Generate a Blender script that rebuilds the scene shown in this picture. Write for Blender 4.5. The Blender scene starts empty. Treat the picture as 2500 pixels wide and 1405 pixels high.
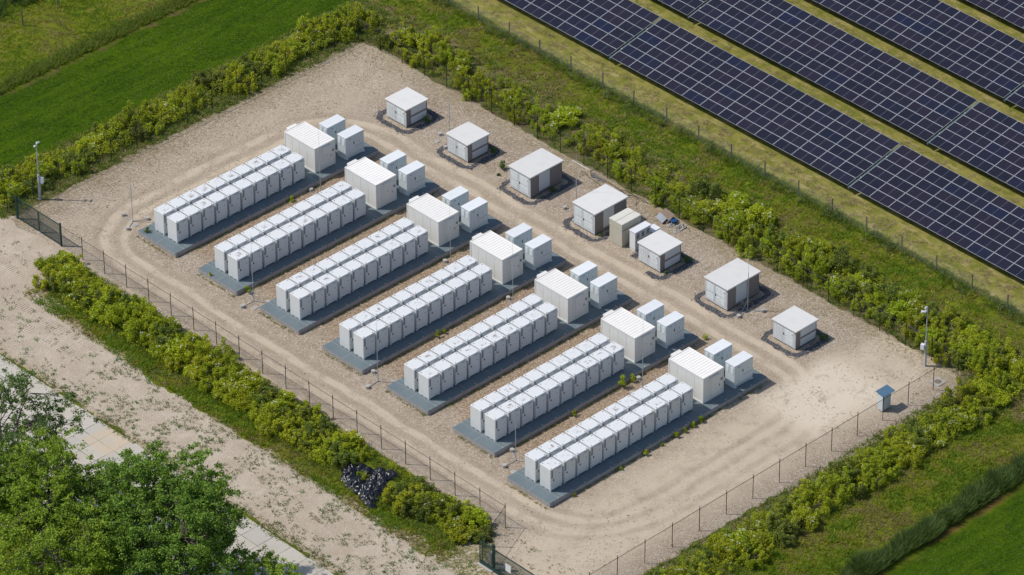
import bpy, math, random
import numpy as np
from mathutils import Vector, Matrix, noise as mnoise
S = bpy.context.scene
COL = S.collection
random.seed(7); rng = np.random.default_rng(7)
PI = math.pi

# ------------------------------------------------------------------ camera, sky, sun, exposure
AZ, EL, ROLL = 0.8156, 0.6024, -0.0093
F_ = Vector((math.cos(EL)*math.cos(AZ), math.cos(EL)*math.sin(AZ), -math.sin(EL)))
R_ = Vector((math.sin(AZ), -math.cos(AZ), 0)); U_ = R_.cross(F_)
R2 = math.cos(ROLL)*R_ + math.sin(ROLL)*U_; U2 = -math.sin(ROLL)*R_ + math.cos(ROLL)*U_
CPOS = Vector((-227.95, -284.94, 246.68)); FPX = 12291.0
cam_d = bpy.data.cameras.new('camera'); cam = bpy.data.objects.new('camera', cam_d); COL.objects.link(cam)
cam_d.sensor_width = 36; cam_d.lens = FPX/2500*36; cam_d.clip_end = 6000; cam_d.clip_start = 1
M = Matrix((R2, U2, -F_)).transposed().to_4x4(); M.translation = CPOS
cam.matrix_world = M; S.camera = cam
SUN_AZ, SUN_EL = math.radians(132), math.radians(53.5)
sdir = Vector((math.cos(SUN_EL)*math.cos(SUN_AZ), math.cos(SUN_EL)*math.sin(SUN_AZ), math.sin(SUN_EL)))
W = bpy.data.worlds.new('World'); S.world = W; W.use_nodes = True
wn = W.node_tree; bg = wn.nodes['Background']
sky = wn.nodes.new('ShaderNodeTexSky'); sky.sky_type = 'NISHITA'; sky.sun_disc = False
sky.sun_elevation = SUN_EL; sky.sun_rotation = math.atan2(sdir.x, sdir.y)
wn.links.new(sky.outputs[0], bg.inputs[0]); bg.inputs[1].default_value = 0.12
sl = bpy.data.lights.new('sun', 'SUN'); sl.energy = 3.45; sl.angle = math.radians(0.55); sl.color = (1, .955, .89)
so = bpy.data.objects.new('sun', sl); COL.objects.link(so); so.rotation_euler = (-sdir).to_track_quat('-Z', 'Y').to_euler()
so.location = (0, 0, 60)
S.view_settings.view_transform = 'Standard'; S.view_settings.look = 'None'
S.view_settings.exposure = 0.0; S.view_settings.gamma = 1

# ------------------------------------------------------------------ node helper
class NT:
    def __init__(s, name, rough=0.8, spec=0.3):
        s.m = bpy.data.materials.new(name); s.m.use_nodes = True
        s.t = s.m.node_tree; s.b = s.t.nodes['Principled BSDF']; s.out = s.t.nodes['Material Output']
        s.b.inputs['Roughness'].default_value = rough
        s.b.inputs['Specular IOR Level'].default_value = spec
    def n(s, ty, **k):
        o = s.t.nodes.new(ty)
        for a, v in k.items(): setattr(o, a, v)
        return o
    def set(s, inp, v):
        if v is None: return
        if isinstance(v, bpy.types.NodeSocket): s.t.links.new(v, inp)
        elif isinstance(v, (tuple, list)) and len(v) == 3 and inp.type == 'RGBA': inp.default_value = (*v, 1)
        else: inp.default_value = v
    def pos(s): return s.n('ShaderNodeNewGeometry').outputs['Position']
    def obj(s): return s.n('ShaderNodeTexCoord').outputs['Object']
    def orand(s): return s.n('ShaderNodeObjectInfo').outputs['Random']
    def irand(s): return s.n('ShaderNodeNewGeometry').outputs['Random Per Island']
    def sep(s, v):
        o = s.n('ShaderNodeSeparateXYZ'); s.set(o.inputs[0], v); return o.outputs
    def comb(s, x, y, z=0.0):
        o = s.n('ShaderNodeCombineXYZ'); s.set(o.inputs[0], x); s.set(o.inputs[1], y); s.set(o.inputs[2], z); return o.outputs[0]
    def math(s, op, a, b=None, c=None):
        o = s.n('ShaderNodeMath', operation=op); s.set(o.inputs[0], a)
        if b is not None: s.set(o.inputs[1], b)
        if c is not None: s.set(o.inputs[2], c)
        return o.outputs[0]
    def mul(s, a, b): return s.math('MULTIPLY', a, b)
    def add(s, a, b): return s.math('ADD', a, b)
    def sub(s, a, b): return s.math('SUBTRACT', a, b)
    def noise(s, v, scale, detail=3, rough=.6, dist=0.0):
        o = s.n('ShaderNodeTexNoise'); s.set(o.inputs['Vector'], v); o.inputs['Scale'].default_value = scale
        o.inputs['Detail'].default_value = detail; o.inputs['Roughness'].default_value = rough; o.inputs['Distortion'].default_value = dist
        return o.outputs['Fac']
    def vor(s, v, scale, feat='F1', out='Distance'):
        o = s.n('ShaderNodeTexVoronoi', feature=feat); s.set(o.inputs['Vector'], v); o.inputs['Scale'].default_value = scale
        return o.outputs[out]
    def scale(s, v, xyz):
        o = s.n('ShaderNodeVectorMath', operation='MULTIPLY'); s.set(o.inputs[0], v); o.inputs[1].default_value = xyz; return o.outputs[0]
    def sm(s, x, a, b, lo=0.0, hi=1.0):
        o = s.n('ShaderNodeMapRange', interpolation_type='SMOOTHSTEP'); s.set(o.inputs[0], x)
        o.inputs[1].default_value = a; o.inputs[2].default_value = b; o.inputs[3].default_value = lo; o.inputs[4].default_value = hi
        return o.outputs[0]
    def mix(s, f, a, b, mode='MIX'):
        o = s.n('ShaderNodeMix', data_type='RGBA', blend_type=mode); s.set(o.inputs[0], f); s.set(o.inputs[6], a); s.set(o.inputs[7], b); return o.outputs[2]
    def ramp(s, f, stops, interp='LINEAR'):
        o = s.n('ShaderNodeValToRGB'); s.set(o.inputs[0], f); r = o.color_ramp; r.interpolation = interp
        while len(r.elements) < len(stops): r.elements.new(0.5)
        for e, (p, c) in zip(r.elements, stops): e.position = p; e.color = (*c, 1)
        return o.outputs[0]
    def col(s, v): s.set(s.b.inputs['Base Color'], v)
    def bump(s, h, strength=.5, dist=.05):
        o = s.n('ShaderNodeBump'); s.set(o.inputs['Height'], h); o.inputs['Strength'].default_value = strength; o.inputs['Distance'].default_value = dist
        s.t.links.new(o.outputs[0], s.b.inputs['Normal'])
def band(t, coord, c, w, soft, wob=None):
    """1 inside |coord-c|<w, fading over soft"""
    d = t.math('ABSOLUTE', t.sub(coord, c))
    if wob is not None: d = t.add(d, wob)
    return t.sm(d, w, w+soft, 1.0, 0.0)

# ------------------------------------------------------------------ materials
def paint(name, c, rough=.45, dirt=.12, spec=.4, dcol=None, scale=1.3, streak=True):
    t = NT(name, rough, spec); p = t.obj()
    n = t.noise(p, scale, 4, .65); v = t.noise(t.scale(p, (6, 6, .8)), 1.0, 3, .6)
    f = t.mul(t.sm(n, .42, .75), dirt)
    if streak: f = t.add(f, t.mul(t.sm(v, .5, .8), dirt*.8))
    r = t.sub(t.orand(), .5)
    base = t.mix(f, c, dcol or tuple(x*.55 for x in c))
    hs = t.n('ShaderNodeHueSaturation'); t.set(hs.inputs['Color'], base); t.set(hs.inputs['Value'], t.add(1.0, t.mul(r, .09)))
    t.col(hs.outputs[0]); t.set(t.b.inputs['Roughness'], t.add(rough-.08, t.mul(n, .2)))
    return t.m
m_cab = paint('cabinet_white_paint', (.66, .68, .685), .42, .16)
m_cabroofN = NT('cabinet_roof_paint', .45, .4)
def cab_roof(t):
    p = t.obj(); r = t.orand(); xyz = t.sep(p)
    off = t.comb(t.mul(r, 37.0), t.mul(r, 11.0), t.mul(r, 7.0))
    va = t.n('ShaderNodeVectorMath', operation='ADD'); t.set(va.inputs[0], p); t.set(va.inputs[1], off)
    n = t.noise(va.outputs[0], 2.2, 6, .7, .6); n2 = t.noise(va.outputs[0], 7.0, 4, .7)
    dx = t.math('ABSOLUTE', t.sub(xyz[0], .72)); dy = t.math('ABSOLUTE', t.sub(xyz[1], .62))
    cm = t.sm(t.math('MAXIMUM', dx, dy), .18, .36, 1.0, 0.0)
    ring = band(t, t.math('MAXIMUM', dx, dy), .27, .02, .03)
    amt = t.sm(r, .45, 1.0)
    s1 = t.mul(t.mul(t.sm(n, .50, .60), cm), amt)
    s2 = t.mul(t.mul(t.sm(n2, .45, .65), ring), t.mul(amt, .3))
    st = t.math('MINIMUM', t.add(t.mul(s1, .85), s2), .8)
    c = t.mix(st, (.70, .705, .70), (.17, .125, .09))
    c = t.mix(t.mul(t.sm(n2, .5, .8), .10), c, (.3, .28, .25))
    t.col(c)
cab_roof(m_cabroofN); m_cabroof = m_cabroofN.m
m_dark = paint('dark_grey_metal', (.05, .053, .058), .5, .3, streak=False)
m_vent = paint('vent_grey', (.24, .25, .27), .5, .2)
m_black = paint('black_plastic', (.012, .012, .014), .4, .1, streak=False)
m_cont = paint('container_cream_paint', (.76, .745, .70), .5, .12)
m_controof = paint('container_roof_paint', (.84, .81, .76), .5, .14, dcol=(.55, .47, .39), scale=2.5)
m_pcs = paint('pale_blue_grey_paint', (.62, .675, .69), .4, .10)
m_pcsroof = paint('pale_roof_paint', (.73, .745, .745), .4, .14, streak=False)
m_louv = paint('louvre_light', (.66, .70, .70), .5, .15)
m_hutroof = paint('hut_roof_white', (.66, .645, .615), .7, .16, dcol=(.40, .37, .33), scale=.9, streak=False)
m_hutdoor = paint('hut_door_white', (.60, .625, .645), .45, .14)
m_beige = paint('beige_kiosk_paint', (.52, .495, .40), .5, .15)
m_beiger = paint('beige_roof_paint', (.64, .62, .54), .55, .2, streak=False)
m_galv = paint('galvanised_steel', (.40, .42, .44), .4, .25, .6)
m_green = paint('dark_green_coating', (.012, .045, .038), .45, .2, streak=False)
m_fence = paint('fence_green_black', (.010, .017, .014), .5, .2, streak=False)
m_conc = paint('pale_concrete', (.42, .40, .37), .9, .35, .2, scale=4)
m_blue = paint('blue_grey_roof', (.085, .165, .25), .5, .15, streak=False)
m_white = paint('white_plastic', (.72, .73, .74), .4, .06)
m_yel = paint('yellow_sticker', (.42, .30, .05), .6, .1, streak=False)
m_org = paint('orange_sticker', (.5, .17, .04), .6, .1, streak=False)
m_txt = paint('dark_lettering', (.06, .07, .085), .6, .1, streak=False)
m_ply = paint('plywood', (.42, .29, .17), .8, .3, .2, scale=5)
m_plyg = paint('weathered_board', (.24, .18, .135), .8, .4, .2, scale=5)
m_panelg = paint('grey_blue_panel', (.21, .24, .28), .5, .2)
m_beam = paint('beam_blue_grey', (.11, .165, .19), .4, .2, streak=False)
m_tub = paint('blue_plastic', (.01, .07, .20), .4, .2, streak=False)
m_rag = paint('white_plastic_sheet', (.48, .44, .40), .6, .25)
m_cable = paint('black_cable', (.03, .028, .027), .6, .4, streak=False)
def hutwall():
    t = NT('hut_brown_grey_render', .9, .2); p = t.obj()
    n = t.noise(p, 30, 2); n2 = t.noise(p, 1.2, 3)
    t.col(t.mix(n2, t.mix(n, (.21, .18, .165), (.29, .255, .235)), (.235, .205, .19))); t.bump(n, .3, .01); return t.m
m_hutwall = hutwall()
def pad():
    t = NT('pad_concrete', .75, .3); p = t.obj(); x, y, z = t.sep(p)
    n = t.noise(p, .9, 5, .65); n2 = t.noise(p, 9, 3, .7); n3 = t.noise(t.scale(p, (.6, 4, 1)), 1.2, 3)
    top = t.mix(n, (.115, .15, .165), (.165, .205, .22)); top = t.mix(t.mul(t.sm(n2, .5, .75), .3), top, (.09, .105, .11))
    top = t.mix(t.mul(t.sm(n3, .5, .75), .35), top, (.22, .24, .24))
    side = t.mix(n, (.31, .295, .30), (.40, .375, .37)); side = t.mix(t.mul(t.sm(t.noise(t.scale(p, (3, 3, .4)), 1.5, 4), .45, .7), .4), side, (.13, .12, .115))
    # joints every 3 m along, and one lengthwise
    jx = t.math('ABSOLUTE', t.sub(t.math('PINGPONG', x, 1.5), 1.5)); jy = t.math('ABSOLUTE', t.sub(y, 2.55)); jy2 = t.math('ABSOLUTE', t.sub(y, 1.02))
    j = t.math('MAXIMUM', t.sm(jx, .015, .04, 1, 0), t.sm(jy, .012, .03, 1, 0))
    nz = t.n('ShaderNodeNewGeometry').outputs['Normal']; up = t.sm(t.sep(nz)[2], .4, .6)
    j2 = t.sm(t.math('ABSOLUTE', t.sub(x, 1.02)), .02, .05, 1, 0)
    top = t.mix(t.mul(j, .7), top, (.27, .31, .32)); top = t.mix(t.mul(j2, .5), top, (.26, .28, .28))
    side = t.mix(t.mul(t.sm(jx, .015, .04, 1, 0), .5), side, (.1, .09, .09))
    t.col(t.mix(up, side, top)); t.bump(n2, .15, .01); return t.m
m_pad = pad()

def leafmat(name, stops, transl=.35, hue=.02):
    t = NT(name, .55, .25); r = t.irand(); o = t.orand()
    c = t.ramp(r, stops)
    hs = t.n('ShaderNodeHueSaturation'); t.set(hs.inputs['Color'], c)
    t.set(hs.inputs['Hue'], t.add(.5-hue/2, t.mul(o, hue))); t.set(hs.inputs['Value'], t.add(.82, t.mul(t.math('FRACT', t.mul(o, 7.3)), .36)))
    t.col(hs.outputs[0])
    tr = t.n('ShaderNodeBsdfTranslucent'); ms = t.n('ShaderNodeMixShader'); ms.inputs[0].default_value = transl
    t2 = t.mix(1.0, hs.outputs[0], (1.15, 1.1, .5), 'MULTIPLY'); t.t.links.new(t2, tr.inputs[0])
    t.t.links.new(t.b.outputs[0], ms.inputs[1]); t.t.links.new(tr.outputs[0], ms.inputs[2]); t.t.links.new(ms.outputs[0], t.out.inputs[0])
    return t.m
m_shrub = leafmat('shrub_leaves', [(0, (.14, .20, .018)), (.3, (.29, .37, .020)), (.7, (.48, .54, .026)), (1, (.62, .62, .045))], .45, .03)
m_shrubd = leafmat('shrub_leaves_dull', [(0, (.09, .13, .035)), (.5, (.18, .24, .04)), (1, (.32, .35, .05))], .38, .03)
m_flower = leafmat('white_blossom', [(0, (.55, .55, .38)), (1, (.75, .75, .62))], .2, .0)
m_tree = leafmat('tree_leaves', [(0, (.08, .16, .025)), (.45, (.16, .27, .034)), (.85, (.25, .37, .045)), (1, (.33, .44, .06))], .34, .02)
m_treey = leafmat('tree_leaves_bright', [(0, (.11, .20, .022)), (.45, (.22, .34, .028)), (1, (.36, .46, .04))], .36, .02)
m_treed = leafmat('tree_leaves_dull', [(0, (.06, .125, .034)), (.5, (.12, .21, .05)), (1, (.20, .30, .07))], .3, .02)
m_reed = leafmat('reed_leaves', [(0, (.05, .095, .03)), (.5, (.10, .165, .045)), (1, (.18, .25, .06))], .3, .01)
m_grass = leafmat('rough_grass', [(0, (.14, .20, .02)), (.4, (.26, .33, .02)), (.7, (.38, .40, .03)), (.88, (.46, .38, .12)), (1, (.52, .40, .20))], .45, .02)
m_grassd = leafmat('dark_grass', [(0, (.10, .16, .03)), (.5, (.17, .25, .035)), (.85, (.27, .32, .05)), (1, (.40, .32, .15))], .42, .02)
m_field2 = leafmat('field_grass_light', [(0, (.11, .20, .018)), (.5, (.19, .29, .024)), (1, (.29, .37, .05))], .4, .0)
m_grassg = leafmat('green_grass', [(0, (.10, .18, .015)), (.5, (.18, .29, .02)), (1, (.30, .38, .035))], .42, .0)
m_dry2 = leafmat('straw_grass', [(0, (.17, .17, .035)), (.5, (.30, .25, .09)), (1, (.42, .33, .17))], .38, .0)
m_herb = leafmat('herb_leaves', [(0, (.06, .11, .03)), (.5, (.11, .18, .045)), (1, (.20, .26, .07))], .3, .02)
m_field = leafmat('field_grass', [(0, (.055, .115, .010)), (.5, (.10, .185, .013)), (1, (.17, .26, .03))], .4, .0)
m_weed = leafmat('weeds', [(0, (.06, .085, .025)), (.4, (.10, .14, .032)), (.7, (.16, .20, .045)), (1, (.27, .23, .10))], .25, .03)
m_dry = leafmat('dry_stalks', [(0, (.28, .22, .12)), (.6, (.44, .36, .2)), (1, (.60, .50, .31))], .35, .02)
def bark():
    t = NT('bark', .9, .2); p = t.obj(); n = t.noise(t.scale(p, (4, 4, 1)), 3, 4)
    t.col(t.mix(n, (.09, .075, .06), (.22, .19, .16))); t.bump(n, .6, .03); return t.m
m_bark = bark()
def stones():
    t = NT('dark_pebbles', .85, .2); r = t.irand()
    t.col(t.ramp(r, [(0, (.05, .05, .058)), (.6, (.12, .118, .125)), (.92, (.2, .195, .2)), (1, (.38, .35, .32))])); return t.m
m_peb = stones()
def palestone():
    t = NT('pale_stones', .9, .2); r = t.irand()
    t.col(t.ramp(r, [(0, (.19, .14, .10)), (.5, (.36, .30, .235)), (1, (.62, .57, .50))])); return t.m
m_pst = palestone()

# ---------------- ground materials
def ground_mat():
    t = NT('grassland', 1, 0.0); p = t.pos(); x, y, z = t.sep(p)
    nb = t.noise(p, .16, 4, .6); nm = t.noise(p, .7, 4, .65); nf = t.noise(p, 5, 4, .75); ns = t.noise(p, 14, 2, .8)
    wob = t.mul(t.sub(nm, .5), 1.6)
    # streaks that follow the drilling lines of the fields
    st = t.noise(t.scale(p, (.16, 1.1, 1)), 1.6, 5, .65, .6)
    lush = t.mix(t.sm(st, .34, .70), (.034, .076, .004), (.072, .128, .004))
    lush = t.mix(t.mul(t.sm(nf, .40, .62), .55), lush, (.030, .068, .006)); lush = t.mix(t.mul(t.sm(t.noise(p, 2.2, 5, .8), .50, .66), .5), lush, (.10, .155, .020))
    lush = t.mix(t.mul(t.sm(t.noise(p, 9, 3, .8), .56, .7), .35), lush, (.13, .19, .04))
    lush = t.mix(t.mul(t.sm(nb, .45, .7), .6), lush, (.085, .145, .006))
    rough = t.mix(t.sm(nm, .38, .62), (.10, .135, .012), (.155, .185, .014))
    rough = t.mix(t.mul(t.sm(t.noise(p, .45, 5, .7), .52, .68), .75), rough, (.19, .145, .055))
    rough = t.mix(t.mul(t.sm(nf, .5, .72), .4), rough, (.075, .115, .018))
    rough = t.mix(t.mul(t.sm(ns, .55, .72), .35), rough, (.25, .20, .10))
    dry = t.mix(t.sm(nm, .38, .62), (.17, .18, .03), (.29, .26, .07))
    dry = t.mix(t.mul(t.sm(t.noise(t.scale(p, (1.5, .35, 1)), 1.2, 5, .7), .5, .66), .7), dry, (.46, .36, .18))
    dry = t.mix(t.mul(t.sm(nf, .48, .66), .55), dry, (.14, .16, .025))
    dry = t.mix(t.mul(t.sm(ns, .56, .70), .6), dry, (.50, .42, .24))
    soil = t.mix(nf, (.135, .12, .05), (.26, .20, .12)); soil = t.mix(t.mul(t.sm(nm, .45, .6), .6), soil, (.095, .145, .02))
    c = rough
    xd = t.sm(t.add(x, wob), 46.2, 46.9)
    c = t.mix(xd, c, dry)
    # shrub belts: worn soil and thin grass
    b3 = t.mul(t.sm(t.add(x, wob), 34.0, 34.6), t.sm(t.add(x, wob), 41.6, 42.6, 1, 0)); c = t.mix(b3, c, soil)
    b2 = t.mul(t.sm(y, 13.0, 13.6), t.sm(t.add(y, wob), 20.6, 21.4, 1, 0)); c = t.mix(t.mul(b2, t.sm(x, 41, 42, 1, 0)), c, soil)
    b4 = t.mul(t.sm(y, -60.8, -60.0, 1, 0), t.sm(t.add(y, wob), -65.6, -64.8)); c = t.mix(t.mul(b4, t.sm(x, 41, 42, 1, 0)), c, soil)
    lt = t.mul(t.sm(t.add(y, wob), 20.8, 21.8), t.mul(t.sm(t.add(y, t.mul(wob, .3)), 31.0, 31.6, 1, 0), t.sm(x, 41, 44, 1, 0)))
    c = t.mix(lt, c, lush)
    lb = t.sm(t.add(y, t.mul(wob, .4)), -74.4, -73.4, 1, 0); c = t.mix(lb, c, lush)
    # bare ditch banks
    dt = band(t, t.add(y, wob), 31.5, .25, .5); c = t.mix(t.mul(dt, t.mul(t.sm(x, 41, 43, 1, 0), t.sm(nm, .45, .62, 0, .7))), c, (.14, .10, .05))
    db = band(t, t.add(y, t.mul(wob, .5)), -73.5, .15, .4); c = t.mix(t.mul(db, t.sm(nb, .42, .58, 0, .7)), c, (.15, .075, .035))
    t.col(c); t.bump(t.add(t.mul(nf, .7), t.mul(ns, .3)), .9, .16)
    return t.m
m_ground = ground_mat()
def gravel_mat(name, kind):
    t = NT(name, 1, 0.0); p = t.pos(); x, y, z = t.sep(p)
    nb = t.noise(p, .12, 4, .6); nm = t.noise(p, .55, 5, .65, .4); nf = t.noise(p, 3.2, 5, .75); ns = t.noise(p, 11, 2, .75)
    vc = t.vor(p, 12.5, 'F1', 'Color'); vs = t.sep(vc)[0]; vd = t.vor(p, 4.0, 'F1', 'Distance')
    wob = t.mul(t.sub(nm, .5), 3.0)
    if kind == 'yard':
        c = t.mix(t.sm(nm, .35, .65), (.275, .213, .150), (.365, .295, .220))
        c = t.mix(t.mul(t.sm(nb, .42, .62), .5), c, (.38, .32, .25))
        # stone speckle
        spk = t.sm(vs, .62, .95); c = t.mix(t.mul(spk, .60), c, (.62, .55, .46))
        c = t.mix(t.mul(t.sm(vs, .0, .25, 1, 0), .60), c, (.17, .13, .10))
        c = t.mix(t.mul(t.sm(ns, .56, .68), .45), c, (.17, .13, .095))
        # compacted wheel tracks
        # the service loop round the pads: a rounded rectangle driven into the gravel
        def sdf(cx, cy, hx, hy, r, w):
            wb = t.mul(t.sub(t.noise(t.scale(p, (.12, .12, 0)), 1.0, 2), .5), w)
            qx = t.add(t.sub(t.math('ABSOLUTE', t.sub(x, cx)), hx-r), wb); qy = t.add(t.sub(t.math('ABSOLUTE', t.sub(y, cy)), hy-r), wb)
            mx = t.math('MAXIMUM', qx, 0.0); my = t.math('MAXIMUM', qy, 0.0)
            return t.sub(t.add(t.math('SQRT', t.add(t.mul(mx, mx), t.mul(my, my))), t.math('MINIMUM', t.math('MAXIMUM', qx, qy), 0.0)), r)
        d1 = sdf(11.4, -23.2, 14.9, 31.6, 7.0, 1.6); d2 = sdf(11.0, -23.6, 15.6, 32.4, 9.5, 4.0)
        rut = lambda d, c0, w=.2: band(t, d, c0, w, .45)
        brk = t.sm(t.noise(p, .35, 4, .7), .32, .55, .25, 1.0)
        tr = t.math('MAXIMUM', t.math('MAXIMUM', rut(d1, -.85), rut(d1, .85)), t.mul(t.math('MAXIMUM', rut(d2, -.8), rut(d2, .9)), .6))
        tr = t.mul(tr, brk); tr = t.math('MAXIMUM', tr, t.mul(band(t, d1, 0, .9, 2.2, t.mul(wob, .3)), .42))
        fx = t.mul(band(t, t.add(y, t.mul(x, .02)), -54.0, 2.2, 4.0, t.mul(wob, .7)), t.sm(nm, .25, .6, .45, 1.0)); fx2 = t.mul(band(t, t.add(y, t.mul(x, -.08)), 8.2, 1.8, 3.5, t.mul(wob, .6)), .4)
        tr = t.math('MAXIMUM', tr, t.math('MAXIMUM', fx, fx2))
        tc = t.mix(nf, (.49, .40, .295), (.58, .485, .37)); c = t.mix(t.mul(tr, .85), c, tc)
        dk = t.math('MAXIMUM', rut(d1, -.1, .1), t.math('MAXIMUM', rut(d1, -1.6, .1), rut(d1, 1.6, .1))); c = t.mix(t.mul(t.mul(dk, brk), .28), c, (.22, .17, .12))
        pale = t.mul(band(t, x, 25.5, 3.2, 3.0, wob), band(t, y, -53.5, 2.2, 2.6, wob)); c = t.mix(t.mul(pale, t.sm(nm, .3, .5)), c, (.60, .52, .41))
        # russet weedy gravel between the pads and at the edges
        bet = t.mul(t.mul(t.sm(x, .5, 3.0), t.sm(x, 22, 25, 1, 0)), t.mul(t.sm(y, 0, .6, 1, 0), t.sm(y, -47.5, -46.5)))
        rus = t.mix(t.sm(vs, .3, .8), (.20, .135, .085), (.40, .31, .22)); c = t.mix(t.mul(bet, t.sm(nf, .3, .55, .35, .85)), c, rus)
        edge = t.math('MAXIMUM', t.sm(y, 12.0, 15.4), t.math('MAXIMUM', t.mul(t.sm(x, 32.8, 35.6), .8), 0.0))
        olive = t.mix(nf, (.19, .155, .075), (.30, .24, .13))
        c = t.mix(t.mul(edge, t.sm(nf, .44, .58)), c, olive)
        wd = t.mul(t.sm(t.noise(p, 3.1, 6, .8), .55, .66), t.sm(t.noise(p, .2, 2), .42, .6)); c = t.mix(t.mul(wd, .45), c, (.20, .175, .08))
        back = t.mul(t.sm(y, 6.5, 12.5), t.sm(t.noise(p, 6.0, 3, .7), .57, .64)); c = t.mix(t.mul(back, .6), c, (.13, .105, .07))
        t.bump(t.add(t.mul(vd, -.3), t.add(ns, t.mul(nf, .4))), .55, .05)
    else:
        c = t.mix(t.sm(nm, .35, .65), (.44, .365, .28), (.53, .45, .355))
        c = t.mix(t.mul(t.sm(nb, .42, .62), .5), c, (.42, .345, .26))
        c = t.mix(t.mul(t.sm(vs, .75, .97), .35), c, (.66, .59, .49)); c = t.mix(t.mul(t.sm(ns, .56, .70), .4), c, (.30, .235, .17))
        mo = t.noise(p, 1.3, 6, .8); c = t.mix(t.mul(t.sm(mo, .56, .66), t.mul(t.sm(t.noise(p, .25, 2), .45, .6), .5)), c, (.26, .22, .12))
        rd = t.mul(t.sm(t.add(x, wob), -19.2, -20.0), 1.0); rd = t.mul(t.sm(x, -18.9, -19.9, 0, 1), t.sm(nf, .4, .6)); c = t.mix(t.mul(rd, .8), c, (.30, .235, .12))
        gr = t.mul(t.sm(t.add(x, t.mul(wob, .4)), -13.6, -12.6), t.sm(y, 3.2, 2.0, 0, 1)); c = t.mix(t.mul(gr, t.sm(nf, .4, .55)), c, (.20, .18, .07))
        # tyre lugs
        w = t.n('ShaderNodeTexWave', wave_type='BANDS', bands_direction='Y'); t.set(w.inputs['Vector'], p); w.inputs['Scale'].default_value = 1.15; w.inputs['Distortion'].default_value = 1.2; w.inputs['Detail'].default_value = 2
        lug = t.mul(w.outputs['Fac'], t.math('MAXIMUM', band(t, t.add(x, t.mul(y, .05)), -14.2, .35, .2), t.math('MAXIMUM', band(t, t.add(x, t.mul(y, .05)), -16.0, .35, .2), band(t, t.add(x, t.mul(y, -.12)), -12.4, .3, .2))))
        lug = t.mul(lug, t.mul(t.sm(y, -10, -4), t.sm(t.noise(p, .5, 3), .42, .55)))
        t.bump(t.add(t.add(ns, t.mul(nf, 1.2)), t.mul(lug, 1.0)), .75, .08)
    t.col(c); return t.m
m_gravel = gravel_mat('yard_gravel', 'yard'); m_sand = gravel_mat('sand', 'sand')
def road_mat():
    t = NT('concrete_slabs', .85, .2); p = t.pos(); x, y, z = t.sep(p)
    n = t.noise(p, .8, 5, .6); nf = t.noise(p, 8, 4, .7)
    u = t.mul(t.add(x, 22.1), .5); v = t.mul(t.add(y, 36.1), .5)
    cell = t.comb(t.math('FLOOR', u), t.math('FLOOR', v), 0)
    wn_ = t.n('ShaderNodeTexWhiteNoise', noise_dimensions='2D'); t.set(wn_.inputs['Vector'], cell); r = wn_.outputs['Value']
    c = t.mix(t.mul(n, .9), (.46, .42, .355), (.56, .52, .45)); c = t.mix(t.mul(t.sm(r, .3, .95), .45), c, (.42, .40, .355))
    c = t.mix(t.mul(t.sm(nf, .52, .72), .25), c, (.33, .30, .25))
    fu = t.sub(.5, t.math('ABSOLUTE', t.sub(t.math('FRACT', u), .5))); fv = t.sub(.5, t.math('ABSOLUTE', t.sub(t.math('FRACT', v), .5)))
    d = t.add(t.math('MINIMUM', fu, fv), t.mul(t.sub(nf, .5), .03)); j = t.sm(d, .006, .024, 1, 0)
    c = t.mix(t.mul(t.sm(t.noise(p, .35, 4, .7), .45, .7), .35), c, (.40, .34, .25)); c = t.mix(t.mul(j, t.sm(t.noise(p, 1.1, 3), .35, .6, .35, .9)), c, (.13, .12, .07))
    ora = t.mul(band(t, x, -21.4, 1.5, .3, t.mul(t.sub(n, .5), 1.2)), band(t, y, -16.6, 1.5, .3, t.mul(t.sub(n, .5), 1.2))); c = t.mix(t.mul(ora, t.sm(n, .35, .6, .3, .7)), c, (.56, .43, .29))
    t.col(c); t.bump(t.add(nf, t.mul(j, -2)), .4, .02); return t.m
m_road = road_mat()

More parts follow.
